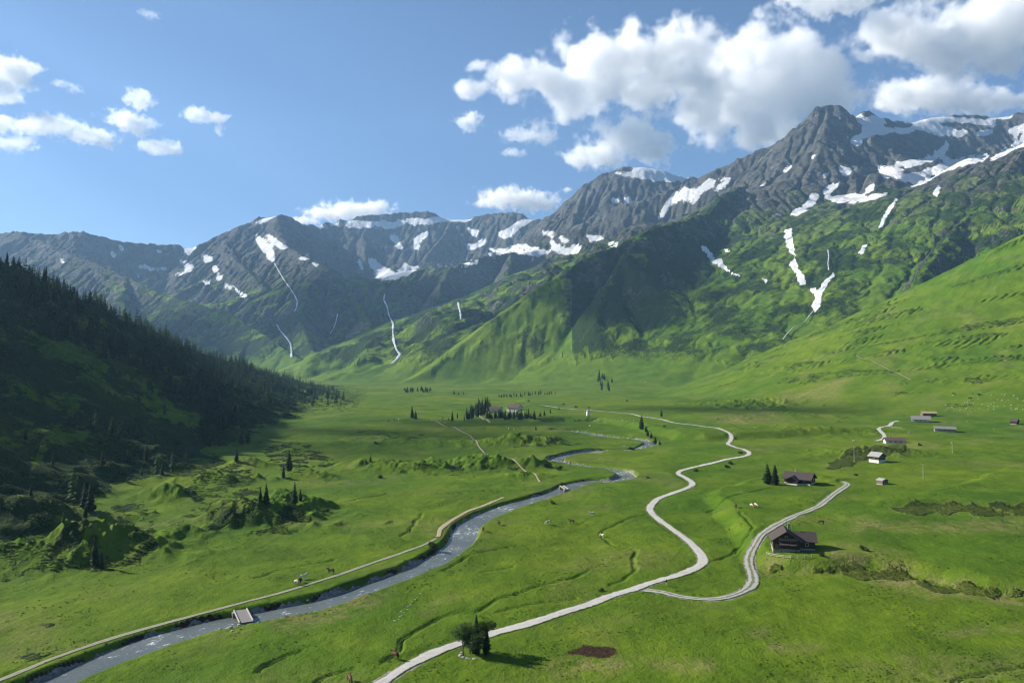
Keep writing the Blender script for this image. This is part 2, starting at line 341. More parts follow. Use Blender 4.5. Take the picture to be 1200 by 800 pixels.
def bed(x, y, z, P, pz, half, blend):
    """flatten the ground to the smoothed height of the line along a road"""
    out = z.copy(); P = np.asarray(P); r = half + blend
    m = (x > P[:, 0].min() - r) & (x < P[:, 0].max() + r) & (y > P[:, 1].min() - r) & (y < P[:, 1].max() + r)
    if not m.any(): return out
    xs, ys = x[m], y[m]; D = np.full(xs.shape, 1e9); ZZ = np.zeros(xs.shape)
    for k in range(0, len(P) - 1, 10):
        Q = P[k:k + 11]; qz = pz[k:k + 11]
        mm = (xs > Q[:, 0].min() - r) & (xs < Q[:, 0].max() + r) & (ys > Q[:, 1].min() - r) & (ys < Q[:, 1].max() + r)
        if not mm.any(): continue
        xa, ya = xs[mm], ys[mm]; d0 = D[mm]; z0 = ZZ[mm]
        for i in range(len(Q) - 1):
            d, t, _ = seg_dist(xa, ya, Q[i], Q[i + 1]); b = d < d0
            d0 = np.where(b, d, d0); z0 = np.where(b, qz[i] + (qz[i + 1] - qz[i]) * t, z0)
        D[mm] = d0; ZZ[mm] = z0
    w = sstep(half + blend, half, D); out[m] = z[m] * (1 - w) + (ZZ - 0.05) * w
    return out
def smooth_line(v, n):
    k = np.ones(n) / n; return np.convolve(np.pad(v, n // 2, mode='edge'), k, 'valid')[:len(v)]
def valley(x, y, full=False):
    """height of the valley floor with banks, mounds, river bed, road beds"""
    z = floor0(x, y)
    n = 2.2 * perlin(x / 18, y / 18, 91)
    z = z + 3.5 * sstep(-7, 1.5, poly_sd(x, y, TERRACE) + n) * sstep(440, 290, y) + 1.8 * sstep(-6, 1, poly_sd(x, y, BANK2) + n) * sstep(440, 340, y) + 4.2 * sstep(-12, 2, poly_sd(x, y, SHELF) + n) * sstep(1250, 900, y) * sstep(330, 190, x)
    for mx, my, rw, rd, hh in MOUNDS:
        q = ((x - mx) / rw) ** 2 + ((y - my) / rd) ** 2; q = q * (1 + 0.55 * fbm(x / 12, y / 12, 3, 95)); e_ = np.exp(-q * 1.3); z = z + hh * e_ * (1 + 0.22 * fbm(x / 5, y / 5, 3, 97))
    c, dr = carve(x, y, RIVER, RIV_HALF + 0.2, 2.1, 3.0)
    z = z - c
    dd = np.full(x.shape, 1e9)
    for D in DITCH:
        c, d = carve(x, y, D, 0.1, 0.45, 1.1); z = z - c; dd = np.minimum(dd, d)
    return (z, dr, dd) if full else z
def sides(x, y, fl):
    hill, g, w = side_slopes(x, y)
    return hill, g, w, smax(smax(smax(fl, hill, 6), g, 10), w, 10)
def near(x, y): return sides(x, y, valley(x, y))[3]
ROADS = {}
for key, P, half, n in (('road', ROAD, 1.75, 7), ('track', TRACK, 1.4, 7), ('farm', FARM, 1.6, 5), ('patha', PATHA, 0.9, 7), ('pathb', PATHB, 0.9, 7), ('trail', TRAIL, 0.7, 3), ('lane', LANE, 1.2, 3), ('slope', SLOPEP, 0.9, 3)):
    ROADS[key] = (P, smooth_line(near(P[:, 0], P[:, 1]), n), half)
def with_beds(x, y, z):
    for key, (P, pz, half) in ROADS.items(): z = bed(x, y, z, P, pz, half, 1.2 + 0.6 * half)
    return z
RIV_Z = smooth_line(np.minimum(near(RIVER[:, 0], RIVER[:, 1]) + 2.1, 60), 15) - 1.35
RIV_Z = np.minimum.accumulate(RIV_Z[::-1])[::-1]

# ------------------------------------------------------------------ one height sheet, rows at constant depth, finer close by
u_in = np.linspace(-0.735, 0.735, 1050)
u_all = np.concatenate([-np.geomspace(6.0, 0.74, 70)[:-1], u_in, np.geomspace(0.74, 3.0, 40)[1:]])
y1 = np.exp(np.linspace(math.log(70), math.log(1700), 520))
y2 = np.arange(1710, 5200, 10.5); y3 = np.arange(5210, 7000, 18.0)
yy = np.concatenate([[20, 40, 55], y1, y2, y3])
NU, NY = len(u_all), len(yy)
X = (u_all[None, :] * yy[:, None]).astype(np.float64); Y = np.repeat(yy[:, None], NU, 1).astype(np.float64)
Z = np.zeros(X.shape); Dr = np.full(X.shape, 1e9); Dd = np.full(X.shape, 1e9)
nr = yy < 2100
hill = np.full(X.shape, -500.0); gsl = hill.copy(); wst = hill.copy(); flo = np.zeros(X.shape)
flo[nr], Dr[nr], Dd[nr] = valley(X[nr], Y[nr], True)
hill[nr], gsl[nr], wst[nr], Z[nr] = sides(X[nr], Y[nr], flo[nr])
Z[nr] = with_beds(X[nr], Y[nr], Z[nr])
flo[~nr] = floor0(X[~nr], Y[~nr])
mtn = bilin(HM, X, Y); hf_, wf_ = fine(X, Y); mtn = mtn * (1 - wf_) + hf_ * wf_ - 12
mtn[Y < GY0 + 20] = -500
own = bilin(OWN.astype(np.float32), X, Y)
# crags at mesh scale
det = fbm(X / 30, Y / 30, 3, 107) * 2.0 + ridged(X / 48, Y / 48, 2, 109) * 2.6
mtn = mtn + det * sstep(10, 120, mtn) * (0.35 + 0.65 * sstep(0, 400, mtn))
Z[~nr] = flo[~nr]
OWNER = np.zeros(X.shape, np.int8)                     # 0 meadow 1 hill 2 right slope 3 west side 4.. mountains
OWNER[(hill > flo + 1)] = 1; OWNER[(gsl > flo + 1) & (gsl > hill)] = 2; OWNER[(wst > hill) & (wst > flo + 1)] = 3
m4 = mtn > Z; OWNER[m4] = 4 + np.round(own[m4]).astype(np.int8)
Z = smax(Z, mtn, 22 * sstep(1100, 1500, Y) + 0.01)
print('height sheet', X.shape, round(time.time() - T0, 1))

DRD = np.full(X.shape, 1e9)
DRD[nr] = np.minimum(carve(X[nr], Y[nr], ROAD, 1.6, 1, 3)[1], carve(X[nr], Y[nr], TRACK, 1.4, 1, 3)[1])
# visible from the camera?  (running maximum of the slope along each column)
V = (Z - HZ) / Y
Vmax = np.maximum.accumulate(V, axis=0)
VIS = V >= Vmax - 0.004
PX, PY = to_px(X, Y, Z)
def ground(px, py):
    """where the pixel's ray first meets the built ground"""
    u, v = uv(px, py); k = np.clip(np.searchsorted(u_all, u) - 1, 0, NU - 2); f = (u - u_all[k]) / (u_all[k + 1] - u_all[k])
    zc = Z[:, k] * (1 - f) + Z[:, k + 1] * f; vc = (zc - HZ) / yy
    j = int(np.argmax(vc >= v))
    if j == 0: j = NY - 1
    t = (v - vc[j - 1]) / (vc[j] - vc[j - 1] + 1e-12); y = yy[j - 1] + (yy[j] - yy[j - 1]) * t
    return (u * y, y, HZ + v * y)
def gz(x, y):
    """height of the built sheet at plan points"""
    x = np.asarray(x, float); y = np.asarray(y, float)
    j = np.clip(np.searchsorted(yy, y) - 1, 0, NY - 2); u = x / y; k = np.clip(np.searchsorted(u_all, u) - 1, 0, NU - 2)
    fu = (u - u_all[k]) / (u_all[k + 1] - u_all[k]); fy = (y - yy[j]) / (yy[j + 1] - yy[j])
    return (Z[j, k] * (1 - fu) + Z[j, k + 1] * fu) * (1 - fy) + (Z[j + 1, k] * (1 - fu) + Z[j + 1, k + 1] * fu) * fy
# ------------------------------------------------------------------ terrain meshes
def grid_normals():
    dXu = np.gradient(X, axis=1); dZu = np.gradient(Z, axis=1); dXv = np.gradient(X, axis=0); dYv = np.gradient(Y, axis=0); dZv = np.gradient(Z, axis=0)
    nx = -dZu * dYv; ny = dZu * dXv - dXu * dZv; nz = dXu * dYv
    L = np.sqrt(nx * nx + ny * ny + nz * nz); return np.stack([nx / L, ny / L, nz / L], -1)
NRM = grid_normals()
SLOPE = NRM[..., 2]
def mesh_np(name, verts, faces, uvs=None):
    me = bpy.data.meshes.new(name); n = faces.shape[1]
    me.vertices.add(len(verts)); me.vertices.foreach_set('co', verts.astype(np.float32).ravel())
    me.loops.add(faces.size); me.loops.foreach_set('vertex_index', faces.astype(np.int32).ravel())
    me.polygons.add(len(faces)); me.polygons.foreach_set('loop_start', np.arange(0, faces.size, n, dtype=np.int32))
    me.update(calc_edges=True); return me
def new_obj(name, me, mat=None, parent=None):
    o = bpy.data.objects.new(name, me); COL.objects.link(o)
    if mat: me.materials.append(mat)
    if parent is not None: o.parent = parent
    return o
def tag(o, label=None, cat=None, group=None, kind=None):
    if label: o['label'] = label
    if cat: o['category'] = cat
    if group: o['group'] = group
    if kind: o['kind'] = kind
    return o
# ------------------------------------------------------------------ material helper
class NT:
    def __init__(s, name):
        s.m = bpy.data.materials.new(name); s.m.use_nodes = True; s.t = s.m.node_tree; s.b = s.t.nodes['Principled BSDF']
        s.b.inputs['Roughness'].default_value = 0.85; s.b.inputs['Specular IOR Level'].default_value = 0.25
    def n(s, typ, **kw):
        nd = s.t.nodes.new(typ)
        for k, v in kw.items():
            if hasattr(nd, k) and not k.startswith('i_'): setattr(nd, k, v)
        return nd
    def link(s, a, b): s.t.links.new(a, b)
    def setin(s, sock, v):
        if hasattr(v, 'is_output'): s.link(v, sock)
        elif v is not None: sock.default_value = v
    def pos(s): return s.n('ShaderNodeNewGeometry').outputs['Position']
    def objc(s): return s.n('ShaderNodeTexCoord').outputs['Object']
    def noise(s, vec, scale, detail=3, rough=0.55, stretch=None):
        if stretch:
            mp = s.n('ShaderNodeMapping'); mp.inputs['Scale'].default_value = stretch; s.link(vec, mp.inputs['Vector']); vec = mp.outputs[0]
        nd = s.n('ShaderNodeTexNoise'); s.link(vec, nd.inputs['Vector']); nd.inputs['Scale'].default_value = scale
        nd.inputs['Detail'].default_value = detail; nd.inputs['Roughness'].default_value = rough; return nd.outputs['Fac']
    def ramp(s, fac, stops):
        r = s.n('ShaderNodeValToRGB'); s.link(fac, r.inputs[0]); e = r.color_ramp.elements
        while len(e) < len(stops): e.new(0.5)
        for el, (p, c) in zip(e, stops):
            el.position = p; el.color = (c[0], c[1], c[2], 1) if not np.isscalar(c) else (c, c, c, 1)
        return r.outputs[0]
    def mix(s, fac, a, b, mode='MIX'):
        m = s.n('ShaderNodeMix'); m.data_type = 'RGBA'; m.blend_type = mode
        s.setin(m.inputs[0], fac)
        for i, v in ((6, a), (7, b)):
            if hasattr(v, 'is_output'): s.link(v, m.inputs[i])
            else: m.inputs[i].default_value = (v[0], v[1], v[2], 1)
        return m.outputs[2]
    def math(s, op, a, b=None, c=None):
        m = s.n('ShaderNodeMath'); m.operation = op
        for i, v in enumerate((a, b, c)): s.setin(m.inputs[i], v)
        return m.outputs[0]
    def rng(s, v, a, b, c=0.0, d=1.0, smooth=True):
        m = s.n('ShaderNodeMapRange'); m.interpolation_type = 'SMOOTHSTEP' if smooth else 'LINEAR'
        s.link(v, m.inputs[0])
        for i, q in zip((1, 2, 3, 4), (a, b, c, d)): m.inputs[i].default_value = q
        return m.outputs[0]
    def attr(s, name):
        a = s.n('ShaderNodeAttribute'); a.attribute_name = name; sp = s.n('ShaderNodeSeparateColor'); s.link(a.outputs['Color'], sp.inputs[0]); return sp.outputs
    def bump(s, h, strength, dist):
        b = s.n('ShaderNodeBump'); b.inputs['Strength'].default_value = strength; b.inputs['Distance'].default_value = dist
        s.link(h, b.inputs['Height']); s.link(b.outputs[0], s.b.inputs['Normal']); return b
    def color(s, v): s.setin(s.b.inputs['Base Color'], v if hasattr(v, 'is_output') else (v[0], v[1], v[2], 1))
    def rough(s, v): s.setin(s.b.inputs['Roughness'], v)

def terrain_material():
    t = NT('alpine_ground'); P = t.pos(); t.b.inputs['Specular IOR Level'].default_value = 0.06
    snow, rock, shrub_shade = t.attr('cover')[:3]; dry, soil, stone = t.attr('wear')[:3]
    n_big = t.noise(P, 0.006, 3); n_mid = t.noise(P, 0.035, 4, 0.6); n_sm = t.noise(P, 0.22, 4, 0.65); n_fine = t.noise(P, 1.1, 3, 0.6)
    g1 = t.ramp(n_mid, [(0.30, (0.026, 0.068, 0.006)), (0.45, (0.056, 0.122, 0.008)), (0.56, (0.098, 0.172, 0.010)), (0.68, (0.160, 0.205, 0.018))])
    g2 = t.ramp(n_big, [(0.38, (0.036, 0.100, 0.007)), (0.62, (0.140, 0.182, 0.010))])
    grass = t.mix(0.5, g1, g2)
    grass = t.mix(t.rng(n_sm, 0.35, 0.7, 0.0, 0.55), grass, t.mix(0.5, grass, (0.020, 0.055, 0.008)))
    grass = t.mix(t.rng(n_fine, 0.3, 0.75, 0.0, 0.35), grass, (0.125, 0.165, 0.012))
    # thinner, browner turf high up
    sz = t.n('ShaderNodeSeparateXYZ'); t.link(P, sz.inputs[0])
    hi = t.rng(t.math('ADD', sz.outputs[2], t.math('MULTIPLY', t.math('SUBTRACT', n_big, 0.5), 500)), 360, 760, 0.0, 0.85)
    grass = t.mix(hi, grass, t.ramp(n_mid, [(0.3, (0.050, 0.060, 0.026)), (0.7, (0.105, 0.108, 0.052))]))
    # dry, yellowish turf and bare earth
    drym = t.math('MULTIPLY', dry, t.rng(n_sm, 0.36, 0.58))
    grass = t.mix(drym, grass, t.ramp(n_fine, [(0.3, (0.14, 0.13, 0.04)), (0.7, (0.27, 0.22, 0.10))]))
    n_pat = t.noise(P, 0.10, 4, 0.65)
    grass = t.mix(t.rng(n_pat, 0.38, 0.66, 0.0, 0.5), grass, t.mix(0.5, grass, (0.030, 0.085, 0.006)))
    n_m2 = t.noise(P, 0.045, 6, 0.72)
    shn = t.math('ADD', t.math('MULTIPLY', t.math('SUBTRACT', n_sm, 0.5), 0.7), t.math('MULTIPLY', t.math('SUBTRACT', n_m2, 0.5), 1.1))
    sh = t.rng(t.math('ADD', shrub_shade, t.math('MULTIPLY', shn, t.rng(shrub_shade, 0.02, 0.12))), 0.40, 0.60)
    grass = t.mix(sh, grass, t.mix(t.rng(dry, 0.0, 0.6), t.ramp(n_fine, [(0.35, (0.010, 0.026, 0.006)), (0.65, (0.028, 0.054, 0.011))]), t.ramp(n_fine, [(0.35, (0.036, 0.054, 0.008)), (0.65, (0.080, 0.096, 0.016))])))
    sm = t.rng(t.math('ADD', soil, t.math('MULTIPLY', t.math('SUBTRACT', n_sm, 0.5), 0.8)), 0.42, 0.60)
    grass = t.mix(sm, grass, t.ramp(n_fine, [(0.3, (0.020, 0.012, 0.008)), (0.7, (0.055, 0.032, 0.020))]))
    stm = t.rng(t.math('ADD', stone, t.math('MULTIPLY', t.math('SUBTRACT', n_sm, 0.5), 0.8)), 0.42, 0.58)
    grass = t.mix(stm, grass, t.ramp(n_fine, [(0.3, (0.10, 0.095, 0.085)), (0.7, (0.30, 0.285, 0.26))]))
    # rock: strata and blotches
    r1 = t.noise(P, 0.02, 5, 0.65); r2 = t.noise(P, 0.045, 5, 0.7, (1, 1, 2.6))
    rockc = t.ramp(r2, [(0.25, (0.022, 0.024, 0.028)), (0.43, (0.060, 0.060, 0.063)), (0.58, (0.112, 0.109, 0.108)), (0.78, (0.22, 0.21, 0.205))])
    rockc = t.mix(t.rng(r1, 0.42, 0.62, 0.0, 0.6), rockc, (0.105, 0.105, 0.062))
    rockc = t.mix(1.0, rockc, t.ramp(t.noise(P, 0.009, 4, 0.6), [(0.32, 0.55), (0.68, 1.35)]), 'MULTIPLY')
    rm = t.rng(t.math('ADD', rock, t.math('MULTIPLY', t.math('SUBTRACT', t.noise(P, 0.05, 5, 0.7), 0.5), 1.5)), 0.40, 0.60)
    colr = t.mix(rm, grass, rockc)
    snm = t.rng(t.math('ADD', snow, t.math('MULTIPLY', t.math('SUBTRACT', t.noise(P, 0.06, 6, 0.75), 0.5), 1.25)), 0.48, 0.62)
    colr = t.mix(snm, colr, t.ramp(r1, [(0.3, (0.74, 0.74, 0.75)), (0.7, (0.84, 0.84, 0.84))]))
    t.color(colr); t.rough(t.math('SUBTRACT', 0.95, t.math('MULTIPLY', snm, 0.3)))
    # relief: fine turf near, blocky relief on rock
    hb = t.math('ADD', t.math('MULTIPLY', t.noise(P, 0.45, 5, 0.65), 0.75), t.math('MULTIPLY', t.noise(P, 2.2, 2), 0.25))
    hb = t.math('MULTIPLY', hb, t.math('SUBTRACT', 1.0, t.math('MULTIPLY', snm, 0.8)))
    hr = t.math('MULTIPLY', t.noise(P, 0.035, 6, 0.75, (1, 1, 1.7)), t.math('MULTIPLY', rm, 20.0))
    hs = t.math('ADD', t.math('MULTIPLY', t.math('MULTIPLY', n_sm, sh), 2.2), t.math('MULTIPLY', t.math('MULTIPLY', t.math('ADD', n_m2, t.math('MULTIPLY', t.noise(P, 0.13, 3, 0.6), 0.5)), t.math('MULTIPLY', t.rng(shrub_shade, 0.10, 0.4), t.rng(sz.outputs[2], 25, 80))), 13.0))
    t.bump(t.math('ADD', t.math('ADD', hb, hr), hs), 0.85, 1.0)
    return t.m
M_TERRAIN = terrain_material()

# ------------------------------------------------------------------ what covers the ground, from slope, height and the patches the photo shows
def in_polys(polys, jit=1.6, wl=45.0):
    jx = PX + jit * fbm(X / wl, Y / wl, 3, 131); jy = PY + jit * fbm(X / wl, Y / wl, 3, 141)
    out = np.zeros(X.shape, bool)
    for P in polys:
        P = np.array(P, float); lo = P.min(0) - 3; hi = P.max(0) + 3
        m = (PX > lo[0]) & (PX < hi[0]) & (PY > lo[1]) & (PY < hi[1]) & VIS
        if not m.any(): continue
        x, y = jx[m], jy[m]; ins = np.zeros(x.shape, bool); n = len(P)
        for i in range(n):
            a, b = P[i], P[(i + 1) % n]
            ins ^= ((a[1] > y) != (b[1] > y)) & (x < (b[0] - a[0]) * (y - a[1]) / (b[1] - a[1] + 1e-12) + a[0])
        out[m] |= ins
    return out
def boxblur(A, ry, rx):
    A = A.astype(np.float64)
    for ax, r in ((0, ry), (1, rx)):
        P_ = np.pad(A, [(r + 1, r) if i == ax else (0, 0) for i in range(2)], mode='edge'); c = np.cumsum(P_, axis=ax, dtype=np.float64); n = A.shape[ax]
        A = (np.take(c, np.arange(2 * r + 1, 2 * r + 1 + n), axis=ax) - np.take(c, np.arange(0, n), axis=ax)) / (2 * r + 1)
    return A
def soft_polys(polys, jit, wl): return boxblur(in_polys(polys, jit, wl), 2, 5)
SNOW = [
 [(298,275),(303,277),(312,284),(320,293),(323,309),(316,304),(308,294),(302,286)],[(311,274),(318,276),(328,283),(339,288),(330,291),(320,287)],
 [(296,262),(310,254),(322,248),(330,247),(320,254),(306,261)],[(366,257),(375,257),(379,266),(370,265)],[(387,261),(398,261),(398,265),(387,264)],
 [(402,260),(415,257),(430,261),(445,259),(462,262),(468,256),(476,262),(462,268),(440,265),(420,267),(405,265)],
 [(475,256),(500,257),(515,253),(530,249),(545,251),(557,253),(545,260),(530,259),(515,260),(500,263),(480,262)],
 [(455,274),(462,276),(473,290),(470,293),(462,286)],[(486,278),(503,269),(501,276),(493,283),(490,293),(485,291)],
 [(431,301),(440,307),(452,315),(464,318),(470,315),(474,307),(481,314),(493,312),(480,322),(465,328),(448,329),(437,325),(440,318),(433,310)],
 [(418,303),(423,305),(427,317),(423,318)],[(546,288),(560,285),(569,281),(569,285),(558,292),(548,293)],[(547,265),(556,272),(561,269),(558,278),(549,273)],
 [(540,311),(550,306),(562,303),(560,309),(548,313)],[(364,306),(374,309),(372,312),(366,310)],[(350,302),(363,298),(363,302),(352,305)],[(278,340),(290,346),(289,350),(280,346)],
 [(216,286),(230,287),(223,298),(216,297)],[(210,304),(220,307),(229,313),(222,319),(208,323),(204,322),(218,315)],[(238,299),(249,300),(249,306),(240,308)],[(249,310),(258,316),(250,320)],
 [(254,320),(262,322),(258,330),(253,327)],[(263,332),(273,335),(272,339),(263,338)],[(273,335),(280,339),(277,342)],[(280,342),(290,347),(287,349)],[(238,328),(247,328),(246,334),(239,333)],
 [(128,294),(137,299),(135,302),(129,298)],[(158,310),(172,311),(180,315),(194,312),(196,316),(178,317),(165,314)],[(181,292),(190,295),(189,298)],[(138,286),(146,290),(141,295)],[(70,302),(78,308),(73,309)],[(157,320),(164,322),(161,325)],
 [(719,201),(732,201),(745,202),(742,195),(760,193),(775,196),(790,202),(801,208),(801,212),(785,212),(770,212),(755,210),(745,207),(735,206),(721,204)],
 [(802,221),(792,224),(783,235),(774,249),(769,257),(777,254),(786,243),(795,234),(802,230)],[(800,204),(807,207),(800,212)],[(800,217),(812,222),(825,215),(833,209),(839,212),(828,223),(815,230),(803,238),(799,232)],
 [(835,222),(848,215),(856,214),(850,220)],[(840,210),(860,207),(856,212)],[(806,240),(812,236),(818,226),(822,226),(815,238)],
 [(581,275),(595,267),(607,261),(622,254),(628,249),(631,252),(620,261),(610,267),(600,275),(590,278)],[(571,296),(585,292),(600,288),(615,286),(628,291),(640,294),(646,299),(632,300),(618,297),(600,295),(585,297),(575,299)],
 [(642,281),(655,289),(665,293),(672,287),(683,288),(677,297),(665,298),(655,296),(647,291)],[(635,270),(650,272),(649,277),(637,275)],[(684,272),(692,277),(709,278),(700,283),(691,282)],[(712,284),(725,284),(723,289),(713,288)],
 [(655,276),(668,282),(664,285),(656,281)],[(716,232),(726,233),(725,239),(718,238)],[(731,231),(741,230),(739,238),(732,239)],
 [(1000,133),(1010,134),(1015,141),(1022,135),(1035,138),(1039,144),(1031,147),(1036,150),(1050,151),(1066,151),(1075,155),(1060,157),(1045,155),(1032,157),(1022,158),(1015,164),(1005,169),(996,169),(1000,162),(1010,157),(1014,150),(1007,144)],
 [(1061,142),(1080,138),(1100,135),(1125,137),(1150,140),(1169,145),(1166,148),(1140,145),(1115,143),(1095,143),(1075,144)],[(1064,146),(1085,143),(1100,146),(1118,152),(1136,154),(1126,159),(1108,159),(1090,155),(1075,151)],
 [(1158,137),(1175,132),(1188,132),(1184,138),(1165,140)],[(1143,155),(1160,152),(1166,155),(1150,159)],
 [(1048,192),(1065,188),(1080,185),(1097,179),(1107,171),(1109,164),(1113,168),(1111,178),(1100,185),(1085,191),(1065,197),(1051,197)],
 [(1026,195),(1040,195),(1052,199),(1062,204),(1075,204),(1085,199),(1095,195),(1107,187),(1120,187),(1140,183),(1160,179),(1153,187),(1135,193),(1118,197),(1103,203),(1090,211),(1078,217),(1070,219),(1063,214),(1055,209),(1042,205),(1031,202)],
 [(1151,189),(1165,183),(1180,173),(1192,167),(1200,161),(1210,158),(1210,166),(1190,175),(1178,181),(1165,188)],[(1179,153),(1195,149),(1210,144),(1210,150),(1192,156),(1193,162),(1188,167),(1189,158)],
 [(964,225),(972,219),(985,211),(979,220),(970,228),(975,231),(990,231),(1000,227),(1010,230),(1025,227),(1040,226),(1036,232),(1020,235),(1005,237),(990,238),(977,237),(967,233)],
 [(981,197),(999,198),(996,207),(988,206)],[(1014,222),(1023,216),(1025,220),(1016,226)],[(926,253),(930,247),(942,241),(949,232),(950,226),(958,226),(959,232),(953,241),(942,249),(932,254)],
 [(916,200),(928,192),(928,196),(919,203)],[(890,217),(900,213),(894,219)],[(949,187),(954,181),(956,184)],[(977,136),(988,141),(984,142)],[(962,205),(973,202),(972,206),(965,208)],
 [(919,271),(927,267),(929,285),(933,301),(926,297),(920,284)],[(924,311),(931,301),(935,314),(943,325),(944,335),(937,336),(932,320)],[(949,339),(955,337),(963,346),(961,361),(954,367),(951,358),(955,350)],[(954,346),(965,331),(976,320),(978,323),(969,336),(959,348)],
 [(1029,266),(1036,251),(1049,233),(1052,235),(1041,252),(1033,267)],[(1005,298),(1012,287),(1017,285),(1013,296)],[(1091,229),(1100,217),(1103,220),(1098,231)],
 [(821,288),(827,289),(838,304),(845,303),(847,310),(856,318),(868,323),(862,323),(848,316),(835,308),(825,298)],[(848,292),(855,293),(852,296),(847,294)],[(893,326),(899,328),(897,331)],
]
SHRUBS = [[(0,560),(70,590),(110,620),(160,640),(165,665),(110,668),(60,672),(0,690)],[(130,590),(170,590),(190,640),(150,650)],[(225,560),(290,575),(380,600),(340,625),(280,630),(235,618)],[(190,540),(250,530),(310,560),(290,590),(230,580)],
 [(300,470),(370,450),(430,455),(420,478),(360,482),(310,500)],[(300,520),(360,520),(400,540),(340,560)],
]
BANKS = [[(640,488),(700,486),(740,494),(740,500),(690,497),(640,495)],[(760,498),(830,508),(830,516),(780,512)],[(410,500),(470,505),(540,512),(500,520),(420,515)],[(455,540),(540,538),(560,554),(500,560),(450,555)],[(560,542),(640,541),(640,555),(570,557)],[(590,514),(630,507),(665,518),(640,527),(595,525)],
  [(0,770),(60,755),(80,760),(30,780)],[(640,590),(660,585),(655,592)],[(0,715),(40,720),(75,735),(40,745),(0,740)]]
DRY = [[(640,775),(700,765),(760,778),(700,790),(650,788)],[(730,772),(800,768),(850,775),(830,785),(760,782)],[(870,740),(900,735),(900,745),(875,745)],[(900,752),(960,748),(970,758),(920,765),(895,762)],[(1090,738),(1200,728),(1200,738),(1100,745)],[(310,725),(400,700),(470,690),(430,715),(340,740)],
 [(870,655),(900,650),(960,665),(900,675)],[(550,695),(500,720),(480,725),(520,700)],[(970,650),(1060,668),(1200,698),(1200,712),(1080,700),(1000,680)],[(1000,610),(1200,610),(1200,625),(1000,622)],[(900,470),(960,450),(1000,440),(980,470)],[(820,490),(900,480),(930,490),(860,500)],[(1050,520),(1110,518),(1100,524),(1060,526)]]
SOIL = [[(654,762),(672,756),(700,754),(724,756),(730,766),(715,771),(680,772),(658,769)],[(818,508),(835,508),(840,514),(822,514)]]
STONE = [[(700,562),(730,552),(738,558),(722,565)],[(684,529),(740,524),(742,527),(700,530)]]

snow = in_polys(SNOW, 1.3, 40.0).astype(np.float32)
for ax_ in (0, 1): snow = np.maximum(snow, 0.52 * np.maximum(np.roll(snow, 1, ax_), np.roll(snow, -1, ax_)))
snow = np.where((Z < 640) & (snow < 0.9), 0, snow) * (OWNER >= 4)
ledge = 0.42 * sstep(0.62, 0.80, SLOPE) * sstep(820, 1150, Z) * sstep(0.0, 0.5, fbm(X / 70, Y / 70, 4, 145)) * (OWNER >= 4)
# snow fills the hollows: smooth the ground under it
def boxblur(A, ry, rx):
    for ax, r in ((0, ry), (1, rx)):
        P_ = np.pad(A, [(r + 1, r) if i == ax else (0, 0) for i in range(2)], mode='edge'); c = np.cumsum(P_, axis=ax, dtype=np.float64); n = A.shape[ax]
        A = (np.take(c, np.arange(2 * r + 1, 2 * r + 1 + n), axis=ax) - np.take(c, np.arange(0, n), axis=ax)) / (2 * r + 1)
    return A
snow = np.maximum(np.where(Z > 640, boxblur(snow, 1, 2), snow), ledge)
zs = boxblur(boxblur(Z, 3, 6), 3, 6); ws = np.clip(boxblur(np.where(snow > 0.5, 1.0, 0.0), 2, 3) * 1.4, 0, 1)
Z = Z + (zs + 2.0 - Z) * ws * 0.85; NRM = grid_normals(); SLOPE = NRM[..., 2]
steep = sstep(0.86, 0.68, SLOPE + 0.05 * fbm(X / 60, Y / 60, 3, 151))
thr = np.select([OWNER == 4, OWNER == 5, OWNER == 6, OWNER == 7], [700.0, 800.0, 1000.0, 740.0], 1e5)
alt = sstep(thr - 180, thr + 220, Z + 240 * fbm(X / 240, Y / 240, 5, 155))
rock = np.clip(0.75 * alt + np.where((OWNER == 6) & (PX < 660), 0.16, 0.30) * sstep(-0.2, 0.4, fbm(X / 90, Y / 90, 3, 157)) * sstep(0.93, 0.84, SLOPE) * sstep(60, 160, Z) + np.where(OWNER == 6, 0.30, np.where((OWNER == 7) & (Z < 650), 0.5, 0.62)) * steep * sstep(90, 260, Z + 50 * fbm(X / 120, Y / 120, 3, 159)), 0, 1) * (OWNER >= 4)
shrub_shade = 0.66 * sstep(-0.6, 0.45, fbm(X / 140, Y / 140, 4, 161) + 0.40 * ((OWNER == 6) & (PX > 690)) - 0.45 * ((OWNER == 6) & (PX < 670))) * sstep(30, 110, Z) * (OWNER >= 4) + np.where((OWNER == 6) & (PX < 670), 0.10, 0.35) * steep * (OWNER >= 4)  # shrub; weighted by side so the green mountain's left reads sunlit, right shaded
shrub_shade = shrub_shade + (0.70 + 0.34 * fbm(X / 40, Y / 40, 4, 163) - 0.27 * in_polys([[(-30,362),(60,398),(130,430),(240,490),(228,502),(120,454),(40,414),(-30,386)],[(85,372),(140,380),(142,388),(100,384)],[(10,600),(60,500),(90,470),(98,472),(68,510),(22,600)]], 7.0, 30.0)) * (OWNER == 1) + 0.44 * sstep(-0.1, 0.7, fbm((0.57 * X + 0.82 * Y) / 38, (-0.82 * X + 0.57 * Y) / 150, 4, 165)) * (OWNER == 2)  # hillside heath, dense enough to put the hill's deep shade into its colour
shrub_shade = np.maximum(shrub_shade, np.clip(0.36 + 0.5 * fbm(X / 13, Y / 13, 3, 167), 0, 0.8) * soft_polys(SHRUBS, 11.0, 16.0) * (OWNER < 4))
STRIPS = [[(900,660),(940,664),(985,656),(1050,664),(1120,680),(1215,692),(1215,704),(1110,697),(1040,682),(980,674),(900,672)],[(1030,592),(1110,588),(1215,590),(1215,602),(1060,602)],[(963,548),(1000,523),(1060,519),(1072,528),(1010,541),(975,551)]]
strip = soft_polys(STRIPS, 6.0, 8.0) * (OWNER < 4)
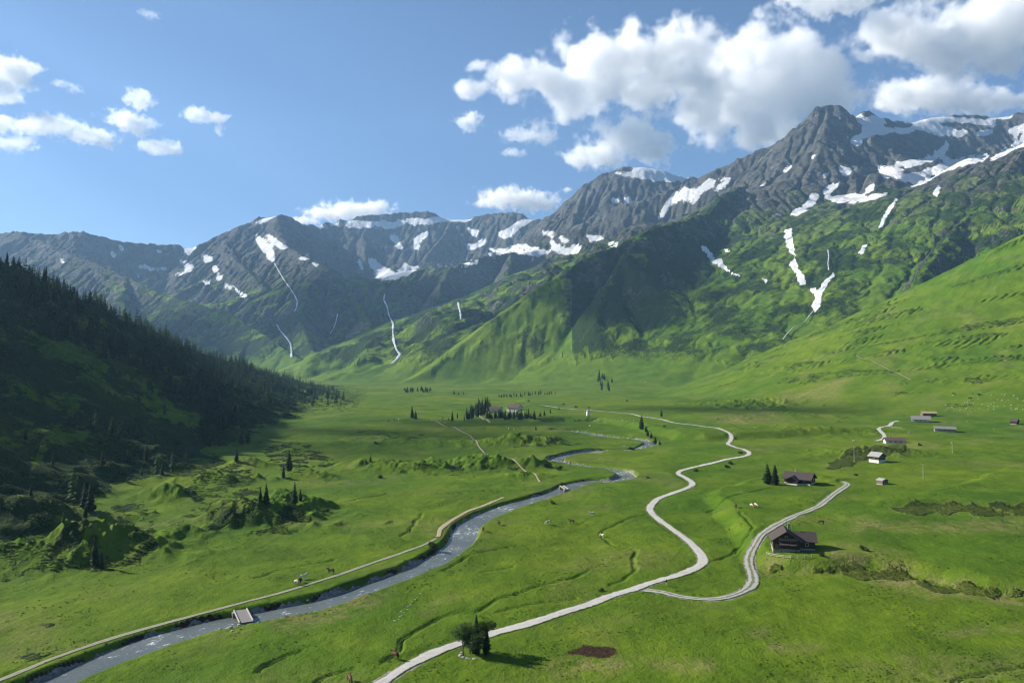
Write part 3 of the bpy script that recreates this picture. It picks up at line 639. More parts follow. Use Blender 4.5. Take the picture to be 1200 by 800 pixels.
shrub_shade = np.maximum(shrub_shade, np.clip(0.76 + 0.35 * fbm(X / 8, Y / 8, 3, 170), 0, 1.0) * strip)
bank = soft_polys(BANKS, 5.0, 12.0) * (OWNER < 4)
shrub_shade = np.maximum(shrub_shade, np.clip(0.40 + 0.3 * fbm(X / 9, Y / 9, 3, 168), 0, 0.9) * bank)
shrub_shade = np.maximum(shrub_shade, 0.55 * sstep(0.9, 0.2, Dd) * sstep(-0.5, 0.1, fbm(X / 12, Y / 12, 2, 169)))
dryv = soft_polys(DRY, 5.0, 20.0) * 0.6 * (OWNER < 4) + strip * 0.4 * (OWNER < 4) + 0.35 * sstep(0.15, 0.7, fbm(X / 45, Y / 45, 3, 171)) * (OWNER < 3)
soilv = np.maximum(soft_polys(SOIL, 4.5, 6.0) * 0.64 * (OWNER < 4), 0.75 * sstep(5.9, 5.2, Dr) * sstep(3.0, 4.2, Dr) * (0.5 + fbm(X / 9, Y / 9, 2, 173)))
stonev = np.maximum(in_polys(STONE, 4.0, 12.0) * 0.62 * (OWNER < 4), 0.9 * sstep(5.2, 4.3, Dr + 1.6 * fbm(X / 7, Y / 7, 2, 175)))
stonev = np.maximum(stonev, (0.62 + 0.35 * fbm(X / 3, Y / 3, 2, 177)) * sstep(2.5, 1.5, DRD))
COVER = np.stack([snow, rock, np.clip(shrub_shade, 0, 1), np.ones(X.shape)], -1).astype(np.float32)
WEAR = np.stack([np.clip(dryv, 0, 1), np.clip(soilv, 0, 1), np.clip(stonev, 0, 1), np.ones(X.shape)], -1).astype(np.float32)

IDX = np.arange(NU * NY).reshape(NY, NU)
QUAD = np.stack([IDX[:-1, :-1], IDX[:-1, 1:], IDX[1:, 1:], IDX[1:, :-1]], -1)
qown = OWNER[:-1, :-1]
VERT = np.stack([X, Y, Z], -1).reshape(-1, 3)
def terrain_piece(name, owners, label):
    f = QUAD[np.isin(qown, owners)]
    if len(f) == 0: return None
    used, inv = np.unique(f, return_inverse=True)
    me = mesh_np(name, VERT[used], inv.reshape(f.shape))
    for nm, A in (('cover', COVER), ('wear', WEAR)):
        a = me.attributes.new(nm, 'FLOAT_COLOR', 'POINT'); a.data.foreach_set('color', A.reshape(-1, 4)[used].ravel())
    me.polygons.foreach_set('use_smooth', np.ones(len(f), bool))
    me.normals_split_custom_set_from_vertices(NRM.reshape(-1, 3)[used].astype(np.float32))
    return tag(new_obj(name, me, M_TERRAIN), label, kind='structure')
terrain_piece('valley_meadow', [0], 'green alpine meadow on the flat valley floor')
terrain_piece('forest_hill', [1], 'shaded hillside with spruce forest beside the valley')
terrain_piece('grass_slope', [2], 'smooth sunlit grass slope above the farmsteads')
terrain_piece('west_slope', [3], 'high valley side rising behind the forested hill')
terrain_piece('distant_range', [4], 'hazy blue mountain range with scattered snow at the valley head')
terrain_piece('domed_mountain', [5], 'grey domed mountain with a snow cap above cliffs')
terrain_piece('green_mountain', [6], 'green mountain with steep dark gullies in the middle of the valley')
terrain_piece('rocky_peak', [7], 'tall rocky peak with snowfields and green lower flank')
print('terrain', round(time.time() - T0, 1))
# ------------------------------------------------------------------ roads, paths, river, ditches
def ribbon(name, P, zz, half, mat, label, across=5, lift=0.06, crown=0.05, edge=0.28, seed=0, kind='structure'):
    P = np.asarray(P); t = np.gradient(P, axis=0); t /= np.linalg.norm(t, axis=1)[:, None]; nrm = np.stack([-t[:, 1], t[:, 0]], 1)
    rs = np.random.RandomState(seed + len(P)); n = len(P)
    wl = half * (1 + edge * smooth_line(rs.randn(n), 3)); wr = half * (1 + edge * smooth_line(rs.randn(n), 3))
    dist = np.concatenate([[0], np.cumsum(np.hypot(*np.diff(P, axis=0).T))])
    V, uvv = [], []
    for i in range(n):
        for k in range(across):
            f = -1 + 2 * k / (across - 1); o = f * (wl[i] if f > 0 else wr[i]); c = P[i] + nrm[i] * o
            V.append((c[0], c[1], zz[i] + lift + P[i, 1] * 0.00022 + crown * (1 - f * f))); uvv.append((f, dist[i]))
    F = [(i * across + k, i * across + k + 1, (i + 1) * across + k + 1, (i + 1) * across + k) for i in range(n - 1) for k in range(across - 1)]
    F = np.array(F)[:, ::-1]
    me = mesh_np(name, np.array(V), F)
    lay = me.uv_layers.new(name='UVMap'); uvv = np.array(uvv); lay.data.foreach_set('uv', uvv[F.ravel()].astype(np.float32).ravel())
    me.polygons.foreach_set('use_smooth', np.ones(len(F), bool))
    o = new_obj(name, me, mat); tag(o, label, kind=kind); return o
def gravel_mat(name, tint, rut=0.0):
    t = NT(name); P = t.pos(); uvn = t.n('ShaderNodeUVMap'); sx = t.n('ShaderNodeSeparateXYZ'); t.link(uvn.outputs[0], sx.inputs[0])
    f = t.math('ABSOLUTE', sx.outputs[0]); n1 = t.noise(P, 0.5, 4, 0.65); n2 = t.noise(P, 4.0, 3, 0.7)
    c = t.ramp(t.math('ADD', t.math('MULTIPLY', n1, 0.6), t.math('MULTIPLY', n2, 0.4)), [(0.3, [q * 0.66 for q in tint]), (0.5, tint), (0.72, [min(q * 1.28, 0.85) for q in tint])])
    gr = t.ramp(n2, [(0.3, (0.05, 0.085, 0.018)), (0.7, (0.12, 0.15, 0.04))])
    g = t.rng(t.math('ADD', f, t.math('MULTIPLY', t.math('SUBTRACT', n1, 0.5), 1.2)), 0.76, 1.0)      # grass creeping in from the verges
    if rut:
        g2 = t.rng(t.math('ADD', f, t.math('MULTIPLY', t.math('SUBTRACT', n1, 0.5), 0.9)), 0.34, 0.16, 0.0, rut); g = t.math('MAXIMUM', g, g2)
    # paler wheel lanes on the compacted part
    lane = t.rng(t.math('ABSOLUTE', t.math('SUBTRACT', f, 0.5)), 0.28, 0.05, 0.0, 0.35)
    c = t.mix(lane, c, [min(q * 1.22, 0.9) for q in tint])
    t.color(t.mix(g, c, gr)); t.rough(0.95); t.bump(n2, 0.5, 0.08); return t.m
M_GRAVEL = gravel_mat('pale_gravel', (0.42, 0.40, 0.37)); M_TRACK = gravel_mat('rutted_gravel', (0.33, 0.315, 0.29), 0.8); M_PATH = gravel_mat('earth_path', (0.26, 0.24, 0.19), 0.25)
M_TRAIL = gravel_mat('sandy_trail', (0.33, 0.27, 0.18))
rz = lambda k: np.maximum(ROADS[k][1], gz(ROADS[k][0][:, 0], ROADS[k][0][:, 1])) if k in ('road', 'track') else gz(ROADS[k][0][:, 0], ROADS[k][0][:, 1]) + 0.03
ribbon('gravel_road', ROAD, rz('road'), 1.55, M_GRAVEL, 'pale gravel road winding up the valley', lift=0.03)
ribbon('farm_track', TRACK, rz('track'), 1.35, M_TRACK, 'rutted gravel track curving up to the dark chalet', lift=0.03)
ribbon('farm_lane', FARM, rz('farm'), 1.7, M_GRAVEL, 'short bent gravel lane climbing to the upper farm')
ribbon('river_path', PATHA, rz('patha'), 0.7, M_PATH, 'narrow earth path beside the river', lift=0.02)
ribbon('river_path', PATHB, rz('pathb'), 1.0, M_TRAIL, 'pale path curving along the river bend')
ribbon('meadow_trail', TRAIL, rz('trail'), 0.6, M_TRAIL, 'sandy trail crossing the middle meadow to the bridge')
ribbon('grove_lane', LANE, rz('lane'), 1.2, M_TRAIL, 'sandy lane curling into the farm grove')
ribbon('slope_trail', SLOPEP, rz('slope'), 0.8, M_TRAIL, 'thin pale trail across the grass slope', lift=0.35)

def water_mat():
    t = NT('river_water'); uvn = t.n('ShaderNodeUVMap'); P = t.pos()
    mp = t.n('ShaderNodeMapping'); mp.inputs['Scale'].default_value = (1.6, 0.16, 1); t.link(uvn.outputs[0], mp.inputs['Vector']); S = mp.outputs[0]
    n0 = t.noise(P, 0.05, 3); n1 = t.noise(S, 1.6, 5, 0.7); n2 = t.noise(P, 2.2, 4, 0.7)
    foam = t.math('MULTIPLY', t.rng(t.math('ADD', n1, t.math('MULTIPLY', t.math('SUBTRACT', n0, 0.5), 0.5)), 0.56, 0.72), t.rng(n2, 0.34, 0.62))
    c = t.ramp(n0, [(0.3, (0.085, 0.100, 0.098)), (0.7, (0.150, 0.168, 0.162))])
    t.color(t.mix(foam, c, (0.72, 0.76, 0.76))); t.rough(t.math('ADD', 0.10, t.math('MULTIPLY', foam, 0.5)))
    t.b.inputs['IOR'].default_value = 1.33; t.b.inputs['Specular IOR Level'].default_value = 0.4
    t.bump(t.math('ADD', t.noise(P, 1.4, 4, 0.65), t.math('MULTIPLY', n1, 0.6)), 0.55, 0.28); return t.m
ribbon('river', RIVER, RIV_Z, RIV_HALF + 1.6, water_mat(), 'grey green mountain river winding through the meadow', across=11, lift=0.0, crown=0.0, edge=0.05)

# mountain streams and falls: thin white water lying on the rock
def stream_mat():
    t = NT('falling_water'); P = t.pos(); t.color(t.ramp(t.noise(P, 0.06, 4, 0.7), [(0.3, (0.42, 0.44, 0.46)), (0.6, (0.80, 0.82, 0.83))])); t.rough(0.5); return t.m
M_STREAM = stream_mat()
FALLS = [
 ('stream cascading down the gully of the hazy range', [(322,309),(327,318),(333,328),(340,338),(346,347),(349,354),(348,361),(345,366)], 5),
 ('lower cascade below the green shoulder of the hazy range', [(325,381),(329,388),(336,396),(341,403),(342,411),(342,420)], 5),
 ('tall waterfall in the dark cliff at the valley head', [(451,345),(450,352),(454,360),(456,370),(461,380),(461,392),(462,402),(465,410),(469,416),(465,422),(459,427)], 5.5),
 ('faint waterfall on the cliff beside the tall fall', [(537,355),(538,362),(540,368),(540,376)], 4.5),
 ('small stream in the dark face of the hazy range', [(396,368),(394,378),(391,386),(387,392)], 3.5),
 ('thin waterfall between cliffs of the rocky peak', [(969,294),(970,302),(969,310),(970,319)], 2.2),
 ('stream leaving the snow gully of the rocky peak', [(951,366),(942,378),(929,384),(921,392),(916,399)], 1.6),
]
for label, pxs, half in FALLS:
    L_ = np.array(pxs, float); s_ = np.concatenate([[0], np.cumsum(np.hypot(*np.diff(L_, axis=0).T))]); k_ = np.arange(0, s_[-1], 1.2)
    Q = [ground(a, b) for a, b in zip(np.interp(k_, s_, L_[:, 0]), np.interp(k_, s_, L_[:, 1]))]
    V, F = [], []; rs = np.random.RandomState(len(pxs))
    for i, q in enumerate(Q):
        w = half * 0.62 * (0.6 + 0.8 * rs.rand()); V += [(q[0] - w, q[1] - 7.0, q[2] + 2.5), (q[0] + w * 0.1, q[1] - 9, q[2] + 3.0), (q[0] + w, q[1] - 7.0, q[2] + 2.5)]
    for i in range(len(Q) - 1):
        F += [(3 * i, 3 * i + 3, 3 * i + 4, 3 * i + 1), (3 * i + 1, 3 * i + 4, 3 * i + 5, 3 * i + 2)]
    o = new_obj('waterfall', mesh_np('waterfall', np.array(V), np.array(F)), M_STREAM); tag(o, label, kind='structure')
# ------------------------------------------------------------------ trees
def foliage_mat(name, c0, c1, c2, transl=0.25):
    t = NT(name); P = t.pos(); oi = t.n('ShaderNodeObjectInfo')
    n1 = t.noise(P, 0.9, 3); c = t.ramp(n1, [(0.3, c0), (0.5, c1), (0.72, c2)])
    hs = t.n('ShaderNodeHueSaturation'); t.link(c, hs.inputs['Color'])
    t.link(t.rng(oi.outputs['Random'], 0, 1, 0.75, 1.25, False), hs.inputs['Value']); t.link(t.rng(oi.outputs['Random'], 0, 1, 0.485, 0.515, False), hs.inputs['Hue'])
    t.color(hs.outputs[0]); t.rough(0.75); t.b.inputs['Specular IOR Level'].default_value = 0.15
    tr = t.n('ShaderNodeBsdfTranslucent'); t.link(hs.outputs[0], tr.inputs['Color']); mx = t.n('ShaderNodeMixShader'); mx.inputs[0].default_value = transl
    out = t.t.nodes['Material Output']; t.link(t.b.outputs[0], mx.inputs[1]); t.link(tr.outputs[0], mx.inputs[2]); t.link(mx.outputs[0], out.inputs['Surface']); return t.m
M_SPRUCE = foliage_mat('spruce_needles', (0.010, 0.026, 0.009), (0.024, 0.050, 0.014), (0.050, 0.084, 0.022))
M_LARCH = foliage_mat('larch_needles', (0.030, 0.070, 0.016), (0.055, 0.110, 0.024), (0.090, 0.150, 0.036), 0.4)
M_LEAF = foliage_mat('willow_leaves', (0.030, 0.060, 0.014), (0.060, 0.105, 0.026), (0.105, 0.155, 0.045), 0.4)
M_SHRUB = foliage_mat('shrub_leaves', (0.022, 0.042, 0.009), (0.044, 0.072, 0.015), (0.080, 0.105, 0.026), 0.25)
tb = NT('bark'); tb.color(tb.ramp(tb.noise(tb.objc(), 6, 4), [(0.3, (0.045, 0.034, 0.026)), (0.7, (0.13, 0.105, 0.085))])); M_BARK = tb.m

def conifer(seed, whorls, per, spread, loose):
    """unit-height crown (y up = z 0.06..1) of drooping, ragged branches; returns verts, tris"""
    rs = np.random.RandomState(seed); V, F = [], []
    lean = rs.uniform(-0.015, 0.015, 2)
    for k in range(whorls):
        f = (k + rs.uniform(-0.3, 0.3)) / whorls; f = min(max(f, 0.0), 0.985); z = 0.07 + 0.93 * f
        r = spread * (1 - f) ** 0.82 * (0.55 + 0.45 * min(1, f * 6)) + 0.008; n = max(4, int(per * (1 - 0.55 * f))); a0 = rs.rand() * 6.28
        for j in range(n):
            a = a0 + 6.283 * j / n + rs.uniform(-0.3, 0.3); L = r * rs.uniform(0.62, 1.18)
            if rs.rand() < loose: L *= 0.5
            dr = L * rs.uniform(0.25, 0.60); w = L * rs.uniform(0.26, 0.40); ca, sa = math.cos(a), math.sin(a); cx, cy_ = lean * z
            b = len(V); m = 0.55 * L
            V += [(cx, cy_, z + 0.020), (cx + ca * m - sa * w, cy_ + sa * m + ca * w, z - dr * 0.42), (cx + ca * m + sa * w, cy_ + sa * m - ca * w, z - dr * 0.42), (cx + ca * L, cy_ + sa * L, z - dr * 0.72),
                  (cx + ca * m * 0.9, cy_ + sa * m * 0.9, z - dr * 0.9 - 0.02), (cx + ca * m, cy_ + sa * m, z - dr * 0.10 + 0.012)]
            F += [(b, b + 1, b + 5), (b, b + 5, b + 2), (b + 1, b + 3, b + 5), (b + 5, b + 3, b + 2), (b, b + 4, b + 3)]
    b = len(V); V += [(lean[0] - 0.012, lean[1], 0.94), (lean[0] + 0.012, lean[1], 0.94), (lean[0], lean[1], 1.0)]; F.append((b, b + 1, b + 2))
    return np.array(V), np.array(F)
def trunk_geo(r0, h, seed=0, limbs=0):
    rs = np.random.RandomState(seed); V, F = [], []
    def tube(p, q, ra, rb, n=6):
        b = len(V); p, q = np.array(p, float), np.array(q, float); ax = q - p; ax /= np.linalg.norm(ax); s = np.cross(ax, (0.3, 0.9, 0.1)); s /= np.linalg.norm(s); t = np.cross(ax, s)
        for c, r in ((p, ra), (q, rb)):
            for i in range(n): V.append(c + r * (math.cos(6.283 * i / n) * s + math.sin(6.283 * i / n) * t))
        for i in range(n):
            j = (i + 1) % n; F.append((b + i, b + j, b + n + j)); F.append((b + i, b + n + j, b + n + i))
    tube((0, 0, -0.06), (0, 0, h * 0.5), r0, r0 * 0.7); tube((0, 0, h * 0.5), (0, 0, h), r0 * 0.7, r0 * 0.12)
    for k in range(limbs):
        a = rs.rand() * 6.28; z = rs.uniform(0.25, 0.7) * h; L = rs.uniform(0.16, 0.30); tube((0, 0, z), (math.cos(a) * L, math.sin(a) * L, z + L * rs.uniform(0.5, 1.0)), r0 * 0.45, r0 * 0.1, 5)
    return np.array(V), np.array(F)
def leafy(seed, n, rx, zc, rzz, size, blobs):
    """broadleaf crown: small leaf faces gathered in uneven clumps"""
    rs = np.random.RandomState(seed); C = []
    for _ in range(blobs):
        a = rs.rand() * 6.28; r = rx * rs.rand() ** 0.6; C.append((math.cos(a) * r, math.sin(a) * r, zc + rzz * rs.uniform(-1, 1), rs.uniform(0.35, 0.7) * rx))
    V, F = [], []
    for _ in range(n):
        c = C[rs.randint(blobs)]; d = rs.randn(3); d /= np.linalg.norm(d); p = np.array(c[:3]) + d * c[3] * rs.rand() ** 0.4
        u = rs.randn(3); u /= np.linalg.norm(u); v = np.cross(u, rs.randn(3)); v /= np.linalg.norm(v); s = size * rs.uniform(0.6, 1.3); b = len(V)
        V += [p - u * s, p + v * s * 0.5, p + u * s, p - v * s * 0.5]; F += [(b, b + 1, b + 2), (b, b + 2, b + 3)]
    return np.array(V), np.array(F)
def geo_mesh(name, vf, mat):
    me = mesh_np(name, vf[0], vf[1]); me.materials.append(mat); return me
SPR = [conifer(s, w, p, sp, lo) for s, w, p, sp, lo in ((1, 22, 12, 0.17, 0.1), (2, 20, 11, 0.20, 0.15), (3, 24, 12, 0.145, 0.1), (4, 18, 11, 0.21, 0.25), (5, 21, 12, 0.16, 0.2))]
LAR = [conifer(s, 17, 9, sp, 0.35) for s, sp in ((11, 0.20), (12, 0.17), (13, 0.22))]
ME_SPR = [geo_mesh('spruce_crown', g, M_SPRUCE) for g in SPR]; ME_LAR = [geo_mesh('larch_crown', g, M_LARCH) for g in LAR]
ME_TRK = geo_mesh('conifer_trunk', trunk_geo(0.018, 0.9), M_BARK)
ME_LEAFC = [geo_mesh('leafy_crown', leafy(s, 1500, 0.26, 0.60, 0.26, 0.026, 13), M_LEAF) for s in (21, 22, 23)]
ME_LTRK = [geo_mesh('leafy_trunk', trunk_geo(0.022, 0.85, s, 7), M_BARK) for s in (31, 32, 33)]
SPRN = {}
def plant_tree(name, crown, trunk, loc, h, label, group, rnd, wide=1.0, cat='tree'):
    e = bpy.data.objects.new(name, None); COL.objects.link(e); e.empty_display_size = 0.5
    e.location = loc; e.scale = (h * wide, h * wide, h); e.rotation_euler = (0, 0, rnd.uniform(0, 6.28))
    tag(e, label, cat, group)
    for nm, me in (('crown', crown), ('trunk', trunk)):
        o = bpy.data.objects.new(nm, me); COL.objects.link(o); o.parent = e
    return e
rnd = random.Random(5)
n_spruce = 0
def spruce_at(px, py, hpx, label, group=None, larch=False, wide=1.0):
    """a tree whose foot stands at the pixel's ground and whose height comes from the photo"""
    global n_spruce; n_spruce += 1
    p = ground(px, py); h = hpx * p[1] / FPX
    h = min(max(h, 3.0), 22.0)
    if larch: return plant_tree('larch_tree', rnd.choice(ME_LAR), ME_TRK, p, h, label, group, rnd, wide)
    return plant_tree('spruce_tree', rnd.choice(ME_SPR), ME_TRK, p, h, label, group, rnd, wide)
# valley trees that can be told apart
spruce_at(899.5, 567, 25, 'pointed dark spruce of the pair beside the low brown chalet, farther from its wall', wide=1.9)
spruce_at(908, 568, 24, 'broad dark spruce touching the wall of the low brown chalet', wide=2.0)
spruce_at(483, 490, 16, 'lone dark spruce on the open meadow west of the farm grove', wide=1.2)
spruce_at(487, 491, 11, 'small spruce leaning against the lone dark meadow spruce', wide=1.3)
spruce_at(752, 503, 18, 'dense dark spruce on the bank below the gravel road', wide=1.15)
spruce_at(775, 488, 9, 'small isolated spruce above the gravel road', wide=1.1)
spruce_at(434, 541, 9, 'tiny spruce on the dark rolling bank in the meadow')
spruce_at(628, 504, 7, 'tiny spruce on top of the shrubby mound by the river')
for a, b, c in ((759, 511, 9), (763, 513, 7), (768, 520, 9), (773, 521, 6), (757, 506, 8)):
    spruce_at(a, b, c, 'stubby dark conifer growing where the river meets the road bank', 'stubby conifers on the river bank', wide=1.7)
G1 = 'spruces of the grove beside the farmhouses'
for i in range(34):
    t = rnd.random(); a = 544 + 30 * t + rnd.uniform(-2, 2); b = 491 - 12 * t + rnd.uniform(-3, 4)
    spruce_at(a, min(b, 493), rnd.uniform(10, 16), 'tall dark spruce in the dense grove beside the farmhouses', G1)
for a, b, c in ((530, 493, 12), (536, 490, 8), (526, 494, 6), (544, 493, 8), (519, 491, 5)):
    spruce_at(a, b, c, 'spruce standing apart at the west end of the farm grove', 'outlying spruces of the farm grove')
for i in range(26):
    a = 570 + 56 * i / 25 + rnd.uniform(-1, 1)
    spruce_at(a, 491 + rnd.uniform(-1.5, 1.0) - abs(a - 600) * 0.02, rnd.uniform(8, 12.5), 'spruce in the dark row in front of the farmhouses', 'spruces in the row before the farmhouses', wide=1.25)
for a, b, c in ((633, 488, 6), (638, 487, 7), (645, 484, 5), (655, 480, 4), (532, 462, 5), (537, 463, 4), (543, 462, 4)):
    spruce_at(a, b, c, 'small spruce scattered on the meadow near the farmhouses', 'small spruces scattered near the farm', wide=1.5)
for i in range(20):
    spruce_at(473 + 32 * rnd.random(), 459 + rnd.uniform(-2.0, 1.0), rnd.uniform(4.5, 7), 'far spruce in the little dark wood at the valley head', 'spruces of the wood at the valley head', wide=1.3)
for i in range(22):
    a = 584 + 66 * i / 21
    spruce_at(a + rnd.uniform(-1, 1), 465.5 - 4 * (a - 584) / 66 + rnd.uniform(-0.8, 0.8), rnd.uniform(3.5, 6), 'far spruce in the line at the foot of the green mountain', 'spruces along the mountain foot', wide=1.4)
for i in range(12):
    spruce_at(700 + 18 * rnd.random(), 458 - 16 * rnd.random(), rnd.uniform(7, 11), 'spruce clinging to the lower face of the green mountain', 'spruces on the green mountain face')

# near trees of the forested hill
HILLT = [(85,588,42,1),(92,592,40,1),(99,596,32,0),(106,600,34,0),(100,607,18,0),(74,612,14,1),(112,503,25,1),(86,500,20,0),(131,508,22,0),(140,512,16,0),(160,512,16,1),(172,540,22,0),(184,556,26,1),(190,556,16,0),(202,553,26,1),(166,557,12,1),(218,541,14,1),(111,664,36,0),(119,666,20,0),(193,486,18,1),(248,497,14,0),(262,503,18,0),(283,520,17,0),(290,520,24,0),(277,541,16,0),(312,592,26,0),(345,591,28,0),(339,552,26,0),(352,587,15,0),(305,588,18,0),(332,560,16,0),(30,515,14,0),(120,545,18,0),(62,545,14,0),(22,545,16,0),(36,582,16,0),(150,540,16,0)]
for a, b, c, l in HILLT:
    spruce_at(a, b, c, 'bright green larch on the shaded lower hillside' if l else 'dark single spruce on the shaded lower hillside', 'larches on the lower hillside' if l else 'single spruces on the lower hillside', larch=bool(l), wide=1.1)
# the forest: random spots inside the wooded outline, largest 300 conifers single, the rest one mass
FOREST = [(-45,250),(0,298),(67,336),(135,362),(202,398),(270,424),(338,447),(345,458),(300,470),(280,500),(240,520),(205,480),(160,455),(120,440),(60,410),(0,380),(-45,350)]
LOWER = [(320,452),(360,450),(400,458),(430,463),(425,474),(380,478),(340,474),(300,482),(290,470)]
CLEAR = [(-10,366),(60,398),(130,430),(240,490),(230,500),(120,452),(40,412),(-10,384)]; CLEAR2 = [(85,372),(140,380),(142,388),(100,384)]
def inside(px, py, P):
    c = False
    for i in range(len(P)):
        a, b = P[i], P[(i + 1) % len(P)]
        if (a[1] > py) != (b[1] > py) and px < (b[0] - a[0]) * (py - a[1]) / (b[1] - a[1]) + a[0]: c = not c
    return c
spots = []
while len(spots) < 1250:
    y = math.exp(rnd.uniform(math.log(330), math.log(1750))); i = np.interp(y, HILL_Y, HILL_XR); x = rnd.uniform(i - 60, np.interp(y, HILL_Y, HILL_XB) + 30)
    z = float(gz(x, y)); px, py = to_px(x, y, z)
    if px < -45 or px > 440: continue
    pp = float(perlin(np.array([x / 45]), np.array([y / 45]), 3)[0])
    if inside(px, py, FOREST):
        if inside(px, py, CLEAR) or inside(px, py, CLEAR2) or pp < -0.34: continue
    elif inside(px, py, LOWER):
        if rnd.random() < 0.75 or px > 405: continue
    elif x < i + 40 and y > 560 and px < 345: pass
    else: continue
    spots.append((x, y, z - 0.3, rnd.uniform(9.5, 18) * (1 if y < 1200 else 0.85), px))
# the skyline of the hill is wooded right along its crest
for k in range(90):
    y = 600 * math.exp(rnd.random() * math.log(1500 / 600)); x = float(np.interp(y, HILL_Y, HILL_XR)) + rnd.uniform(-25, 18); spots.append((x, y, float(gz(x, y)) - 0.3, rnd.uniform(12, 20), 0))
spots.sort(key=lambda s: -s[3] / s[1])
left = max(0, 300 - n_spruce)
for x, y, z, h, px in spots[:left]:
    if rnd.random() < 0.2: plant_tree('larch_tree', rnd.choice(ME_LAR), ME_TRK, (x, y, z), h * 0.95, 'paler green larch scattered in the dark spruce forest on the shaded hill', 'larches of the hillside forest', rnd, rnd.uniform(1.0, 1.3))
    else: plant_tree('spruce_tree', rnd.choice(ME_SPR), ME_TRK, (x, y, z), h, 'dark spruce among many in the forest on the shaded hill', 'spruces of the hillside forest', rnd, rnd.uniform(1.0, 1.4))
LOWS = [conifer(s, 12, 7, sp, 0.15) for s, sp in ((41, 0.17), (42, 0.20), (43, 0.15))]
def scatter_mass(name, geos, places, mat, label):
    Vs, Fs, b = [], [], 0
    for x, y, z, sx, sz in places:
        V, F = geos[rnd.randrange(len(geos))]; a = rnd.uniform(0, 6.28); c, s = math.cos(a), math.sin(a)
        W = np.stack([x + sx * (V[:, 0] * c - V[:, 1] * s), y + sx * (V[:, 0] * s + V[:, 1] * c), z + sz * V[:, 2]], 1); Vs.append(W); Fs.append(F + b); b += len(V)
    return tag(new_obj(name, mesh_np(name, np.concatenate(Vs), np.concatenate(Fs)), mat), label, kind='stuff')
scatter_mass('forest', LOWS, [(x, y, z, h * rnd.uniform(1.0, 1.5), h) for x, y, z, h, px in spots[left:]], M_SPRUCE, 'mass of dark spruces covering the far part of the shaded hill')
print('trees', n_spruce, len(spots), round(time.time() - T0, 1))

# the roadside clump of slender trees
gcl = ground(557, 768)
for dx, dy, h, k in ((-2.6, 0.8, 6.6, 0), (-1.2, 1.6, 7.2, 1), (0.2, 0.6, 8.4, 2), (1.6, 1.4, 7.6, 0), (0.9, -0.6, 7.0, 1), (2.3, 0.2, 6.2, 2)):
    x, y = gcl[0] + dx, gcl[1] + dy
    if k == 2: plant_tree('spruce_tree', ME_SPR[2], ME_TRK, (x, y, float(gz(x, y))), h, 'slender dark conifer in the roadside clump ringed by stones', 'conifers of the roadside clump', rnd, 1.35)
    else: plant_tree('roadside_tree', ME_LEAFC[k], ME_LTRK[k], (x, y, float(gz(x, y))), h, 'slender leafy tree in the roadside clump ringed by stones', 'leafy trees of the roadside clump', rnd, 1.0)

# ------------------------------------------------------------------ shrubs: low ground cover in the dark patches
def tuft(seed, n):
    rs = np.random.RandomState(seed); V, F = [], []
    for _ in range(n):
        d = rs.randn(3); d[2] = abs(d[2]); d /= np.linalg.norm(d); p = d * np.array((1, 1, 0.75)) * rs.uniform(0.55, 1.0)
        u = np.cross(d, rs.randn(3)); u /= np.linalg.norm(u); v = np.cross(d, u) + 0.5 * d; s = rs.uniform(0.22, 0.42); b = len(V)
        V += [p - u * s, p + v * s, p + u * s, p - v * s * 0.7]; F += [(b, b + 1, b + 2), (b, b + 2, b + 3)]
    return np.array(V), np.array(F)
TUFT = [tuft(s, 13) for s in range(60, 66)]
shr = in_polys(SHRUBS, 7.0, 16.0) & (OWNER < 4) & VIS & (Dr > 7)
jj, ii = np.nonzero(shr); area = (yy[np.clip(jj + 1, 0, NY - 1)] - yy[jj]) * yy[jj] * (u_all[1] * 0 + 0.0014); rs = np.random.RandomState(9)
clump = sstep(-0.05, 0.35, fbm(X[jj, ii] / 11, Y[jj, ii] / 11, 2, 181))
pick = rs.choice(len(jj), 8000, p=(clump * area / yy[jj] ** 0.8) / (clump * area / yy[jj] ** 0.8).sum(), replace=False)
pl = []
for q in pick:
    x, y, z = X[jj[q], ii[q]], Y[jj[q], ii[q]], Z[jj[q], ii[q]]; s = rs.uniform(0.28, 0.8) * (0.65 if x > 60 else 1.0 + 0.5 * (y > 400)); pl.append((x, y, z - 0.1, s, s * rs.uniform(0.7, 1.1)))
# and loose bushes on the hillside
hh = (OWNER == 1) & VIS & (Y < 900) & (PX > -20); jj, ii = np.nonzero(hh); wgt = sstep(0.0, 0.5, fbm(X[jj, ii] / 26, Y[jj, ii] / 26, 3, 183)) * Y[jj, ii] ** 1.3
for q in rs.choice(len(jj), 6000, p=wgt / wgt.sum(), replace=False):
    x, y, z = X[jj[q], ii[q]], Y[jj[q], ii[q]], Z[jj[q], ii[q]]; s = rs.uniform(0.4, 1.3); pl.append((x, y, z - 0.1, s, s * rs.uniform(0.7, 1.2)))
scatter_mass('alpine_shrubs', TUFT, pl, M_SHRUB, 'low dark alpine shrubs covering banks and hummocks')
